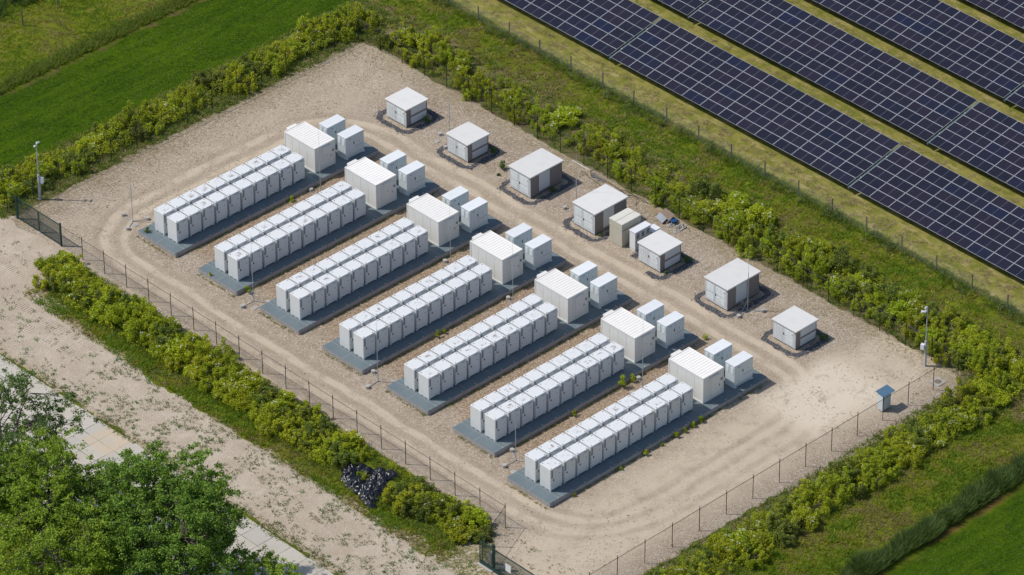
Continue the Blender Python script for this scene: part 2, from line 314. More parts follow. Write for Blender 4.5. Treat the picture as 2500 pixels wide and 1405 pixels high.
# ------------------------------------------------------------------ mesh helper
class MB:
    def __init__(s): s.v = []; s.f = []; s.mi = []; s.n = 0; s.arr = []
    def add(s, vs, fs, m=0):
        o = s.n; s.v += [tuple(a) for a in vs]; s.n += len(vs)
        for f in fs: s.f.append(tuple(i+o for i in f)); s.mi.append(m)
        return s
    def box(s, x0, x1, y0, y1, z0, z1, m=0):
        return s.add([(x0, y0, z0), (x1, y0, z0), (x1, y1, z0), (x0, y1, z0), (x0, y0, z1), (x1, y0, z1), (x1, y1, z1), (x0, y1, z1)],
                     [(0, 3, 2, 1), (4, 5, 6, 7), (0, 1, 5, 4), (1, 2, 6, 5), (2, 3, 7, 6), (3, 0, 4, 7)], m)
    def bevbox(s, x0, x1, y0, y1, z0, z1, b=.02, m=0):
        """box with chamfered top and vertical edges"""
        def ring(i, z): return [(x0+i, y0, z), (x1-i, y0, z), (x1, y0+i, z), (x1, y1-i, z), (x1-i, y1, z), (x0+i, y1, z), (x0, y1-i, z), (x0, y0+i, z)]
        def inner(z): return [(x0+b, y0+b, z)]*1
        r0 = ring(b, z0); r1 = ring(b, z1-b)
        q = b*.9
        r2 = [(x0+b, y0+q, z1), (x1-b, y0+q, z1), (x1-q, y0+b, z1), (x1-q, y1-b, z1), (x1-b, y1-q, z1), (x0+b, y1-q, z1), (x0+q, y1-b, z1), (x0+q, y0+b, z1)]
        fs = [tuple(range(7, -1, -1))]
        for k in range(8):
            n = (k+1) % 8; fs.append((k, n, 8+n, 8+k)); fs.append((8+k, 8+n, 16+n, 16+k))
        fs.append(tuple(range(16, 24)))
        return s.add(r0+r1+r2, fs, m)
    def tube(s, p, q, r, r2=None, n=6, m=0, cap=True):
        p = Vector(p); q = Vector(q); d = (q-p)
        if d.length < 1e-6: return s
        d.normalize(); a = d.orthogonal().normalized(); b = d.cross(a); r2 = r if r2 is None else r2
        vs = []
        for c, rr in ((p, r), (q, r2)):
            for k in range(n):
                t = 2*PI*k/n; vs.append(c + a*math.cos(t)*rr + b*math.sin(t)*rr)
        fs = [(k, (k+1) % n, n+(k+1) % n, n+k) for k in range(n)]
        if cap: fs += [tuple(range(n-1, -1, -1)), tuple(range(n, 2*n))]
        return s.add(vs, fs, m)
    def cyl(s, x, y, z0, z1, r, n=16, m=0, r2=None): return s.tube((x, y, z0), (x, y, z1), r, r2, n, m)
    def path(s, pts, r, n=5, m=0):
        for a, b in zip(pts, pts[1:]): s.tube(a, b, r, n=n, m=m)
        return s
    def mesh(s, name, mats, smooth=False):
        me = bpy.data.meshes.new(name); me.from_pydata([tuple(v) for v in s.v], [], s.f)
        for m in (mats if isinstance(mats, (list, tuple)) else [mats]): me.materials.append(m)
        if len(me.materials) > 1: me.polygons.foreach_set('material_index', s.mi)
        if smooth: me.polygons.foreach_set('use_smooth', [True]*len(me.polygons))
        me.update(); return me
    def build(s, name, mats, parent=None, loc=None, smooth=False):
        o = bpy.data.objects.new(name, s.mesh(name, mats, smooth)); COL.objects.link(o)
        if parent is not None: o.parent = parent
        if loc is not None: o.location = loc
        return o
def tag(o, label=None, cat=None, group=None, kind=None):
    if label: o['label'] = label
    if cat: o['category'] = cat
    if group: o['group'] = group
    if kind: o['kind'] = kind
    return o
def thing(name, label, cat, loc=(0, 0, 0), group=None, rz=0):
    o = bpy.data.objects.new(name, None); COL.objects.link(o); o.location = loc; o.rotation_euler = (0, 0, rz); o.empty_display_size = .3
    return tag(o, label, cat, group)
def dup(root, loc, label=None, group=None, rz=None, sc=None):
    r = root.copy(); COL.objects.link(r); r.location = loc
    if rz is not None: r.rotation_euler = (0, 0, rz)
    if sc is not None: r.scale = sc
    if label: r['label'] = label
    if group: r['group'] = group
    for ch in list(root.children):
        c = ch.copy(); COL.objects.link(c); c.parent = r
        for g in list(ch.children):
            d = g.copy(); COL.objects.link(d); d.parent = c
    return r
def soup(name, V, nper, mats, mi=None, parent=None, loc=None):
    """V: (N*nper,3) array, faces of nper verts each"""
    me = bpy.data.meshes.new(name); N = len(V)//nper
    me.vertices.add(len(V)); me.vertices.foreach_set('co', np.asarray(V, dtype=np.float32).ravel())
    me.loops.add(len(V)); me.loops.foreach_set('vertex_index', np.arange(len(V), dtype=np.int32))
    me.polygons.add(N); me.polygons.foreach_set('loop_start', np.arange(0, len(V), nper, dtype=np.int32))
    for m in mats: me.materials.append(m)
    if mi is not None: me.polygons.foreach_set('material_index', np.asarray(mi, dtype=np.int32))
    me.update(calc_edges=True); me.validate()
    o = bpy.data.objects.new(name, me); COL.objects.link(o)
    if parent is not None: o.parent = parent
    if loc is not None: o.location = loc
    return o
def ordn(i): return ['zeroth', 'first', 'second', 'third', 'fourth', 'fifth', 'sixth', 'seventh', 'eighth', 'ninth', 'tenth', 'eleventh', 'twelfth', 'thirteenth'][i] if i < 14 else ('%dth' % i)

def leaves(centres, size, up=.35, ar=.6):
    """quad leaf at each centre, random orientation, returns (4N,3)"""
    N = len(centres); n = rng.normal(size=(N, 3)); n[:, 2] = np.abs(n[:, 2])+up; n /= np.linalg.norm(n, axis=1)[:, None]
    a = np.cross(n, rng.normal(size=(N, 3))); a /= np.linalg.norm(a, axis=1)[:, None]; b = np.cross(n, a)
    s = (size*(.6+.8*rng.random(N)))[:, None]*.5
    V = np.stack([centres-a*s, centres-b*s*ar, centres+a*s, centres+b*s*ar], 1)
    return V.reshape(-1, 3)
def blades(pts, h, spread=.5, w=.05, k=5):
    """grass tufts: k triangular blades per point"""
    P = np.repeat(pts, k, 0); N = len(P); ang = rng.random(N)*2*PI; hh = np.repeat(np.asarray(h)*np.ones(len(pts)), k)*(.6+.7*rng.random(N))
    base = P + np.c_[np.cos(ang), np.sin(ang), np.zeros(N)]*(.35*spread*hh)[:, None]
    tip = base + np.c_[np.cos(ang)*spread*hh, np.sin(ang)*spread*hh, hh]
    a2 = rng.random(N)*2*PI; ww = w*(.6+.8*rng.random(N)); side = np.c_[np.cos(a2)*ww, np.sin(a2)*ww, np.zeros(N)]
    return np.stack([base-side, base+side, tip], 1).reshape(-1, 3)

# ------------------------------------------------------------------ THE SETTING
def fract(pts, amp=.35, step=.35, seed=0):
    """polygon outline with an irregular natural edge"""
    out = []
    for (x0, y0), (x1, y1) in zip(pts, pts[1:]+pts[:1]):
        L = math.hypot(x1-x0, y1-y0); n = max(1, int(L/step)); nx, ny = -(y1-y0)/L, (x1-x0)/L
        for k in range(n):
            t = k/n; x = x0+(x1-x0)*t; y = y0+(y1-y0)*t
            q = amp*(mnoise.noise((x*.35+seed, y*.35, 0))*1.6+mnoise.noise((x*1.3, y*1.3+seed, 3))*.9+mnoise.noise((x*4, y*4, seed))*.4)
            out.append((x+nx*q, y+ny*q))
    return out
def sheet(name, pts, z, mat):
    import bmesh
    bm = bmesh.new(); vs = [bm.verts.new((x, y, z)) for x, y in pts]
    from mathutils.geometry import tessellate_polygon
    for a, b, c in tessellate_polygon([[Vector((x, y, 0)) for x, y in pts]]):
        try: bm.faces.new((vs[a], vs[b], vs[c]))
        except ValueError: pass
    bmesh.ops.recalc_face_normals(bm, faces=bm.faces)
    for f in bm.faces:
        if f.normal.z < 0: f.normal_flip()
    me = bpy.data.meshes.new(name); bm.to_mesh(me); bm.free(); me.materials.append(mat)
    o = bpy.data.objects.new(name, me); COL.objects.link(o); o['kind'] = 'structure'; return o
g = MB(); g.add([(-2500, -2500, 0), (2500, -2500, 0), (2500, 2500, 0), (-2500, 2500, 0)], [(0, 1, 2, 3)]).build('ground', m_ground)['kind'] = 'structure'
sheet('sand', fract([(-20.0, 60), (-20.0, -120), (-12, -120), (-5.5, -62), (-5.2, -47.3), (-11.6, -47.0), (-12.4, -40), (-12.9, -33), (-12.8, -25), (-13.2, -18), (-12.7, -8), (-12.2, -1), (-11.1, 4.5), (-6.6, 8.4), (-5.8, 14.8), (-9, 15.8), (-12, 19), (-13, 60)], .45), .012, m_sand)
sheet('gravel_yard', fract([(-6.6, 14.9), (-6.4, 8.2), (-6.9, 2), (-6.8, -20), (-6.7, -46.5), (-8.6, -50.2), (-10.9, -51), (-11.0, -60.2), (10, -60.4), (22, -60.9), (33.5, -61.2), (36.2, -59.3), (36.0, -50), (36.1, -35), (35.9, -20), (36.1, 0), (36.0, 13), (35.0, 15.9), (20, 15.3), (8, 15.5), (0, 14.9)], .3, seed=5), .024, m_gravel)
sheet('road', fract([(-32, 70), (-32, -130), (-20.2, -130), (-20.2, 70)], .05, 1.0), .036, m_road)

# ------------------------------------------------------------------ pads with battery rows, container, converters
PADY = [0, -8.14, -16.28, -24.41, -32.55, -40.69, -48.83]
HS = .46
PADN = ['first pad from the far hedge', 'second pad from the far hedge', 'third pad from the far hedge', 'middle pad of the seven', 'third pad from the near fence', 'second pad from the near fence', 'nearest and longest pad']
# battery cabinet prototype
def make_cabinet(kind):
    t = thing('battery_cabinet', 'x', 'cabinet', (0, 0, -50))
    w, d, h = 1.317, 1.284, 2.21
    b = MB().bevbox(0, w, 0.02, d, .10, h-.05, .015)
    for fx in (.02, w-.2): b.box(fx, fx+.18, .04, .22, 0, .10); b.box(fx, fx+.18, d-.22, d-.04, 0, .10)
    b.box(.02, .2, .56, .72, 0, .10)
    b.build('body', m_cab, t)
    r = MB().bevbox(-.012, w+.012, 0.0, d+.012, h-.05, h, .02)
    for lx in (.10, w-.22):
        for ly in (.10, d-.2): r.box(lx, lx+.10, ly, ly+.035, h, h+.035, 1); r.box(lx+.03, lx+.07, ly-.03, ly, h, h+.02, 1)
    r.build('roof', [m_cabroof, m_vent], t)
    D = MB().box(.03, w-.03, -.018, .02, .13, h-.07)
    for z in (.25, .62, 1.0, 1.38): D.box(.0, .045, -.04, -.0181, z, z+.06, 1)
    for z in (.25, 1.0, 1.8): D.box(w-.045, w-.0, -.04, -.0181, z, z+.06, 1)
    px = .74
    for ww in (.05, .03, .06, .05, .05, .06): D.box(px, px+ww, -.022, -.0181, 1.99, 2.045, 2); px += ww+.018
    for k in range(3): D.box(.8+k*.12, .82+k*.12, -.022, -.0181, 1.84, 1.86, 2)
    D.box(w-.18, w-.04, -.026, -.0181, .20, .23, 1)
    dr = D.build('door', [m_cab, m_vent, m_txt], t)
    MB().box(.05, .235, -.03, -.018, 1.32, 2.07).box(.07, .215, -.034, -.03, 1.35, 2.04).build('vent', m_vent, dr)
    MB().box(.25, .35, -.045, -.018, 1.0, 1.15).box(.28, .315, -.065, -.045, 1.02, 1.11).build('handle', m_black, dr)
    my = m_yel if kind == 1 else m_vent
    MB().add([(.93, -.022, 1.42), (1.07, -.022, 1.42), (1.0, -.022, 1.55), (.93, -.018, 1.42), (1.07, -.018, 1.42), (1.0, -.018, 1.55)],
             [(0, 1, 2), (0, 3, 4, 1), (1, 4, 5, 2), (2, 5, 3, 0)]).build('warning_sign', my, dr)
    return t
cabs = [make_cabinet(0), make_cabinet(1)]
used = [False, False]
def place(protos, used, i, loc, label, group, rz=0):
    if not used[i]:
        used[i] = True; r = protos[i]; r.location = loc; r['label'] = label; r['group'] = group; r.rotation_euler = (0, 0, rz); return r
    return dup(protos[i], loc, label, group, rz)
pending = []
for k, y0 in enumerate(PADY):
    dx = -.035*k; last = k == 6; x0 = dx + (-1.48 if last else 0); x1 = 23.94+dx
    p = thing('foundation_pad', 'x', 'pad', (x0, y0, 0), 'concrete pads under the battery rows')
    p['label'] = 'dark grey concrete pad, the %s' % PADN[k]
    L = x1-x0
    MB().bevbox(0, L, 0, 5.1, 0, HS, .03).build('slab', m_pad, p)
    if k == 0: bracket = MB().box(0, .12, 0, .11, 0, .03).box(.02, .10, .03, .08, .03, .05).mesh('edge_bracket', m_galv)
    for q in range(int(L/1.5)):
        o = bpy.data.objects.new('edge_bracket', bracket); COL.objects.link(o); o.parent = p; o.location = (1.0+q*1.5, .05, HS)
    nc = 11 if last else 10
    for c in range(nc):
        for row in (0, 1):
            ci = 1 if (k*7+c*3+row*5) % 9 == 0 and row == 0 else 0
            lab = 'white battery cabinet, %s from the left in the %s row, %s' % (ordn(c+1), 'front' if row == 0 else 'back', PADN[k].replace(' from the', ' from').replace('middle pad of the seven', 'middle pad').replace('nearest and longest pad', 'longest pad'))
            pending.append((ci, (x0+1.151+c*1.513+random.uniform(-.014, .014), y0+1.09+row*1.755+random.uniform(-.014, .014), HS), lab))
order = sorted(range(len(pending)), key=lambda i: i)
# copies are made before the first one is moved
for i in order:
    ci, loc, lab = pending[i]
    place(cabs, used, ci, loc, lab, 'battery cabinets in double rows on the pads', random.uniform(-.005, .005))

def make_container():
    t = thing('container', 'x', 'container', (0, 0, -50)); w, d, h = 2.44, 4.10, 2.56
    b = MB().box(0.03, w-.03, .03, d-.03, .03, h-.04)
    for x in (0, w-.12):
        for y in (0, d-.12): b.box(x, x+.12, y, y+.12, 0, h)
    b.box(.12, w-.12, 0, .05, h-.14, h-.005); b.box(0, .05, .12, d-.12, h-.12, h-.005); b.box(w-.05, w, .12, d-.12, h-.12, h-.005); b.box(.12, w-.12, d-.05, d, h-.12, h-.005)
    b.box(.12, w-.12, .0, .05, 0, .12); b.box(0, .05, .12, d-.12, 0, .1)
    for y in (1.05, 2.05, 3.05): b.box(.018, .03, y, y+.03, .1, h-.13)
    b.build('wall', m_cont, t)
    r = MB(); n = 13; y0, y1 = .08, d-.08; st = (y1-y0)/n; prof = []
    for k in range(n):
        a = y0+k*st; prof += [(a, h-.028), (a+st*.2, h-.002), (a+st*.5, h-.002), (a+st*.7, h-.028)]
    prof.append((y1, h-.028))
    vs = []; fs = []
    for (y, z) in prof: vs += [(.05, y, z), (w-.05, y, z)]
    for k in range(len(prof)-1): fs.append((2*k, 2*k+1, 2*k+3, 2*k+2))
    r.add(vs, fs)
    # closing gables of the corrugation, and the top rails
    r.box(.0, .05, .0, d, h-.005, h+.012); r.box(w-.05, w, 0, d, h-.005, h+.012); r.box(.05, w-.05, 0, .08, h-.005, h+.012); r.box(.05, w-.05, d-.08, d, h-.005, h+.012)
    r.build('roof', m_controof, t)
    co = MB()
    for x in (-.004, w-.11):
        for y in (-.004, d-.11): co.box(x+.03, x+.085, y, y+.114, h-.09, h-.05); co.box(x, x+.114, y+.03, y+.085, h-.089, h-.051)
    co.build('corner_casting', m_dark, t)
    dr = MB().box(1.0, 1.98, -.025, .028, .13, 2.12).build('door', m_cont, t)
    MB().box(.92, 1.0, -.012, .028, .13, 2.18).box(1.98, 2.04, -.012, .028, .13, 2.18).box(1.0, 1.98, -.012, .028, 2.12, 2.18).build('door_frame', m_cont, t)
    MB().box(.75, 1.85, -.12, .0, 2.27, 2.31).build('canopy', m_cont, t)
    MB().box(1.86, 1.92, -.05, -.025, .96, 1.2).box(1.87, 1.91, -.09, -.05, 1.08, 1.12).build('handle', m_vent, dr)
    MB().box(1.32, 1.40, -.032, -.025, 1.32, 1.40).build('badge', m_vent, dr)
    MB().cyl(2.16, -.06, 1.50, 1.64, .06, 10).box(2.08, 2.24, -.03, .03, 1.46, 1.5).build('alarm_lamp', m_vent, t)
    MB().box(.63, .645, -.006, .028, .13, 2.4).build('seam', m_cont, t)
    MB().bevbox(.6, 1.65, d, d+.38, 1.5, h-.03, .02).build('air_conditioner', m_cont, t)
    return t
cont = [make_container()]; cu = [False]
def make_pcs():
    t = thing('inverter_cabinet', 'x', 'cabinet', (0, 0, -50)); w, d, h = 2.2, 1.11, 2.3
    MB().add([(.02, .1, 0), (w-.02, .04, 0), (w-.02, d-.1, 0), (.02, d-.04, 0), (.10, .05, .34), (w, .02, .34), (w, d, .34), (.10, d, .34)],
             [(0, 3, 2, 1), (4, 5, 6, 7), (0, 1, 5, 4), (1, 2, 6, 5), (2, 3, 7, 6), (3, 0, 4, 7)]).box(.06, .26, -.04, .1, 0, .05).box(w-.2, w+.05, -.03, .1, 0, .05).build('plinth', m_pcs, t)
    MB().bevbox(0, w, 0, d, .34, h-.05, .015).box(0.02, .0201, .1, .2, .5, .6).build('body', m_pcs, t)
    MB().bevbox(-.02, w+.02, -.02, d+.02, h-.05, h, .015).build('roof', m_pcsroof, t)
    for (a, c) in ((.12, .43), (.66, .97)):
        lv = MB().box(-.02, 0, a, c, 1.42, 2.1)
        for q in range(9): lv.box(-.035, -.02, a+.02, c-.02, 1.46+q*.07, 1.485+q*.07)
        lv.build('louvre', m_louv, t)
    for a, c in ((.05, 1.08), (1.10, w-.05)):
        D = MB().box(a, c, -.014, 0, .40, h-.09)
        if a < 1:
            px = .35
            for q in range(5): D.box(px, px+.05, -.018, -.0141, 1.98, 2.03, 1); px += .065
            D.box(.45, .52, -.018, -.0141, .58, .64, 1)
        else: D.box(1.55, 1.62, -.018, -.0141, 1.36, 1.44, 1)
        dr = D.build('door', [m_pcs, m_txt], t)
        if a < 1: MB().box(.93, 1.0, -.05, -.014, 1.35, 1.58).build('handle', m_black, dr)
    MB().box(1.12, w-.08, -.022, -.014, .98, 1.01).build('rain_strip', m_vent, t)
    MB().box(w, w+.1, .3, .42, .9, 1.6).box(w, w+.14, .28, .44, 1.6, 1.66).build('side_bracket', m_galv, t)
    return t
pcs = [make_pcs()]; pu = [False]
PN = ['farthest pad', 'second pad from the far hedge', 'third pad from the far hedge', 'middle pad', 'third pad from the near fence', 'second pad from the near fence', 'nearest pad']
for k, y0 in enumerate(PADY):
    kx = 17.28-.035*k
    place(cont, cu, 0, (kx, y0+1.05, HS), 'cream steel container with ribbed roof on the ' + PN[k], 'ribbed containers behind the battery rows')
    place(pcs, pu, 0, (kx+3.41, y0+.733, HS), 'pale blue-grey cabinet, front of its pair, ' + PN[k], 'paired inverter cabinets at the pad ends')
    place(pcs, pu, 0, (kx+3.41, y0+.733+2.44, HS), 'pale blue-grey cabinet, rear of its pair, ' + PN[k], 'paired inverter cabinets at the pad ends')
MB().box(0, .09, 0, .42, 0, .02).build('slot', m_black) if False else None

# ------------------------------------------------------------------ transformer huts
def make_hut(big):
    w = 3.88 if big else 2.55; d = 2.62; h = 2.32 if big else 1.98
    t = thing('transformer_hut', 'x', 'hut', (0, 0, -50))
    MB().box(0, w, 0, d, .10, h-.12).build('wall', m_hutwall, t)
    MB().box(.03, w-.03, .03, d-.03, 0, .10).build('plinth', m_dark, t)
    MB().bevbox(-.13, w+.13, -.13, d+.13, h-.10, h+.02, .02).box(-.06, w+.06, -.06, d+.06, h-.16, h-.10).build('roof', m_hutroof, t)
    MB().box(-.035, 0, .0, d, h-.22, h-.165).box(-.035, 0, 0, .12, .1, h-.22).box(-.035, 0, d-.06, d, .1, h-.22).build('door_frame', m_hutdoor, t)
    mid = d*.55
    for n_, (a, c) in enumerate(((.13, mid-.01), (mid+.01, d-.07))):
        dr = MB().box(-.05, 0, a, c, .14, h-.24).build('door', m_hutdoor, t)
        cells = ((.35, 1.0), (1.15, h-.35)) if big else (((.25, .95), (1.05, h-.35)) if n_ == 0 else ((.2, h-.35),))
        pn = MB()
        for z0, z1 in cells:
            if big or n_ == 0:
                a2, c2 = a+.12, c-.12 if big else c-.25
                pn.box(-.062, -.05, a2, c2, z0, z1); mm = (a2+c2)/2
                for q in range(int((z1-z0)/.08)): pn.box(-.072, -.062, a2+.03, mm-.02, z0+.02+q*.08, z0+.055+q*.08); pn.box(-.072, -.062, mm+.02, c2-.03, z0+.02+q*.08, z0+.055+q*.08)
            else:
                for q in range(4):
                    yy = a+.12+q*(c-a-.2)/4; pn.box(-.062, -.05, yy, yy+.16, z0, z1)
        pn.build('louvre', m_louv, dr)
        if n_ == 0: MB().box(-.09, -.05, c-.10, c-.05, 1.0, 1.22).build('handle', m_black, dr)
    MB().add([(-.078, .42, h-.62), (-.078, .28, h-.62), (-.078, .35, h-.49), (-.06, .42, h-.62), (-.06, .28, h-.62), (-.06, .35, h-.49)], [(0, 1, 2), (0, 3, 4, 1), (1, 4, 5, 2), (2, 5, 3, 0)]).build('warning_sign', m_org, t)
    MB().box(-.08, -.035, .02, .10, h-.30, h-.22).build('lamp', m_dark, t)
    if big: MB().box(1.02, 2.32, -.03, 0, .35, h-.17).build('side_door', m_hutdoor, t)
    else: MB().box(.55, w-.14, -.03, 0, 1.10, h-.17).build('side_panel', m_hutdoor, t); MB().box(.55, w-.14, -.03, 0, .18, .88).build('side_panel', m_hutdoor, t)
    return t
hutp = [make_hut(False), make_hut(True)]; hu = [False, False]
HX = 28.66; HY = [1.4, -6.72, -14.87, -23.02, -31.12, -39.27, -47.36]; HB = [0, 0, 1, 1, 0, 1, 0]
HL = ['small white-roofed hut, farthest of the line, shrubs at its shaded side', 'small white-roofed hut, second from the far end of the line', 'large white-roofed hut with tall side door beside a lone sapling', 'large white-roofed hut beside the beige kiosk', 'small white-roofed hut beside the white meter cabinets', 'large white-roofed hut with a mast standing at its side', 'small white-roofed hut, nearest of the line to the near fence']
for k in range(7): place(hutp, hu, HB[k], (HX, HY[k], 0.024), HL[k], 'transformer huts along the far track')
# pebble rings
for k in range(7):
    w = 3.88 if HB[k] else 2.55; d = 2.62; N = 0; P = []
    while len(P) < 3600:
        x = rng.uniform(-1.5, w+1.5); y = rng.uniform(-1.5, d+1.5)
        ox = max(-x, x-w, 0); oy = max(-y, y-d, 0); r = math.hypot(ox, oy)
        if x < .0 and k == 4 and y > .9: continue
        e = .12*mnoise.noise((x*1.5+k*9, y*1.5, 0))
        if .50+e < r < .98+e*1.5 or (.3 < r < 1.3 and rng.random() < .02): P.append((x+HX, y+HY[k], .03))
    P = np.array(P); s = rng.uniform(.035, .085, len(P))
    # little four-sided stones
    V = []; a = rng.random(len(P))*2*PI
    c = [P+np.c_[np.cos(a+q*PI/2)*s, np.sin(a+q*PI/2)*s, np.zeros(len(P))] for q in range(4)]; top = P+np.c_[np.zeros(len(P)), np.zeros(len(P)), s*.8]
    me = bpy.data.meshes.new('pebbles'); vs = np.concatenate(c+[top]); n = len(P)
    fs = [(i+q*n, i+((q+1) % 4)*n, i+4*n) for i in range(n) for q in range(4)]
    me.from_pydata(vs.tolist(), [], fs); me.materials.append(m_peb); me.update()
    o = bpy.data.objects.new('pebble_border', me); COL.objects.link(o)
    tag(o, 'ring of loose dark grey pebbles round the ' + HL[k].replace(',', '').split(' beside')[0].split(' with')[0], 'pebbles', kind='stuff')

# beige kiosk and white meter cabinets between huts four and five
t = thing('kiosk', 'beige metal kiosk with a split roof beside the large hut', 'kiosk', (29.0, -26.04, .024))
MB().box(0.03, 2.27, .03, 1.55, 0, .08).build('plinth', m_conc, t)
MB().box(.02, 2.28, .02, 1.56, .08, 1.72).build('wall', m_beige, t)
MB().box(0, 2.3, 0, 1.58, 1.75, 2.36).build('upper_wall', m_beige, t)
MB().bevbox(-.02, 2.33, -.02, .78, 2.36, 2.42, .01).bevbox(-.02, 2.33, .81, 1.6, 2.36, 2.42, .01).build('roof', m_beiger, t)
MB().box(.10, 1.1, -.005, .02, .25, 1.65).box(1.14, 2.2, -.005, .02, .25, 1.65).build('door', m_beige, t)
MB().box(.0, 2.3, .78, .81, 2.36, 2.40).box(.05, 2.25, -.01, .02, 1.72, 1.75).build('seam', m_dark, t)
MB().box(2.28, 2.36, .35, .5, 1.2, 1.34).build('lamp', m_white, t)
t = thing('meter_cabinet', 'tall white cabinet with three windowed doors between the beige kiosk and small hut', 'cabinet', (29.39, -27.29, .024))
MB().box(.02, 1.88, .02, .67, 0, .2).build('plinth', m_louv, t)
MB().box(0, 1.9, 0, .69, .2, 1.95).build('body', m_white, t)
MB().bevbox(-.04, 1.95, -.06, .73, 1.95, 2.02, .015).build('roof', m_white, t)
for q in range(3):
    a = .03+q*.62
    dr = MB().box(a, a+.58, -.02, 0, .25, 1.9).build('door', m_louv, t)
    MB().box(a+.14, a+.44, -.03, -.02, 1.25, 1.75).build('window', m_vent, dr)
    MB().box(a+.05, a+.10, -.06, -.02, .95, 1.1).box(a+.3, a+.35, -.035, -.02, 1.02, 1.08).build('handle', m_black, dr)
t = thing('control_box', 'small white box half hidden behind the small hut and meter cabinet', 'cabinet', (31.35, -27.5, .024))
MB().box(0, .9, 0, .8, 0, 1.25).build('body', m_white, t); MB().bevbox(-.04, .95, -.05, .85, 1.25, 1.32, .015).build('roof', m_white, t)
MB().box(.05, .85, -.02, 0, .15, 1.2).build('door', m_louv, t); MB().box(-.015, 0, .1, .7, .2, 1.2).build('side_panel', m_louv, t)
t = thing('control_cabinet', 'slim grey cabinet under a blue sloping roof by the near fence', 'cabinet', (27.38, -58.6, .024))
MB().box(.03, .97, .03, .5, 0, .08).build('plinth', m_dark, t); MB().box(0, 1.0, 0, .55, .08, 1.6).build('body', m_pcs, t)
MB().add([(-.05, -.14, 1.6), (1.35, -.14, 1.6), (1.35, .8, 1.74), (-.05, .8, 1.74), (-.05, -.14, 1.64), (1.35, -.14, 1.64), (1.35, .8, 1.78), (-.05, .8, 1.78)], [(0, 3, 2, 1), (4, 5, 6, 7), (0, 1, 5, 4), (1, 2, 6, 5), (2, 3, 7, 6), (3, 0, 4, 7)]).build('roof', m_blue, t)
MB().box(.04, .96, -.015, 0, .14, 1.55).build('door', m_pcs, t)

# ------------------------------------------------------------------ masts
def make_mast():
    t = thing('lightning_mast', 'x', 'mast', (0, 0, -50))
    MB().cyl(0, 0, .06, 3.9, .03, 8).build('pole', m_galv, t)
    MB().cyl(0, 0, 3.9, 7.0, .013, 6, r2=.006).build('rod', m_galv, t)
    for a in (90, 210, 330):
        c, s = math.cos(math.radians(a)), math.sin(math.radians(a))
        MB().tube((0, 0, .06), (1.2*c, 1.2*s, .06), .028).build('leg', m_galv, t)
        MB().tube((0, 0, 1.15), (1.1*c, 1.1*s, .08), .008, n=4).build('strut', m_galv, t)
        w = MB().cyl(1.3*c, 1.3*s, 0, .26, .19, 14).build('weight', m_conc, t)
    MB().cyl(0, 0, .0, .12, .06, 8).build('foot', m_galv, t)
    return t
mast = [make_mast()]; mu = [False]
for (x, y, a, l) in [(1.0, 7.0, 0, 'outside the left end of the farthest pad'), (.5, -9.75, -28, 'left end, between second and third pads'), (.2, -26.0, -25, 'in front of the left end of the middle pad'), (.8, -42.2, -30, 'left end, before the longest pad'),
                     (15.55, -1.6, 0, 'in the gap before the farthest container'), (15.95, -18.1, -20, 'in the gap before the third container'), (15.9, -26.0, -25, 'in the gap before the middle container'), (15.5, -42.2, -30, 'one weight overgrown, before the nearest container'),
                     (30.0, -2.9, 0, 'behind the second small hut'), (29.9, -19.4, 8, 'behind the large hut next to the kiosk'), (30.0, -40.4, -22, 'at the shaded side of the last large hut')]:
    place(mast, mu, 0, (x, y, .024), 'thin steel mast on tripod, ' + l, 'lightning masts on weighted tripods', math.radians(a))

# camera poles
for (x, y, s, l) in [(-2.6, 15.5, 1, 'grey camera pole with white cameras inside the sliding gate at the left'), (34.85, -56.55, -1, 'grey camera pole with white cameras at the right corner of the yard')]:
    t = thing('camera_pole', l, 'camera pole', (x, y, .024), 'camera poles at two corners of the yard')
    MB().box(-.09, .09, -.09, .09, 0, 2.5).box(-.15, .15, -.15, .15, 0, .03).build('base_post', m_galv, t)
    MB().cyl(0, 0, 2.5, 6.05, .055, 10, r2=.045).cyl(0, 0, 2.45, 2.6, .12, 10).build('pole', m_galv, t)
    sx, sy = R_.x*s, R_.y*s
    b = MB().box(-.14, .14, -.16, .16, 1.75, 2.25).build('junction_box', m_white, t); b.location = (sx*.26, sy*.26, 0); b.rotation_euler = (0, 0, .3)
    for (q, z) in ((.14, 5.95), (-.1 if s > 0 else .16, 5.6)):
        c = MB().tube((0, 0, z), (q*R_.x*s, q*R_.y*s, z), .03).tube((q*R_.x*s-.16, q*R_.y*s-.05, z+.08), (q*R_.x*s+.2, q*R_.y*s+.08, z-.04), .085, n=10)
        c.build('camera', m_white, t)
    if s < 0: MB().tube((0, 0, 5.62), (-.3, .28, 5.55), .03).tube((-.3, .28, 5.65), (-.34, .3, 5.45), .13, .09, n=12).build('camera', m_white, t)

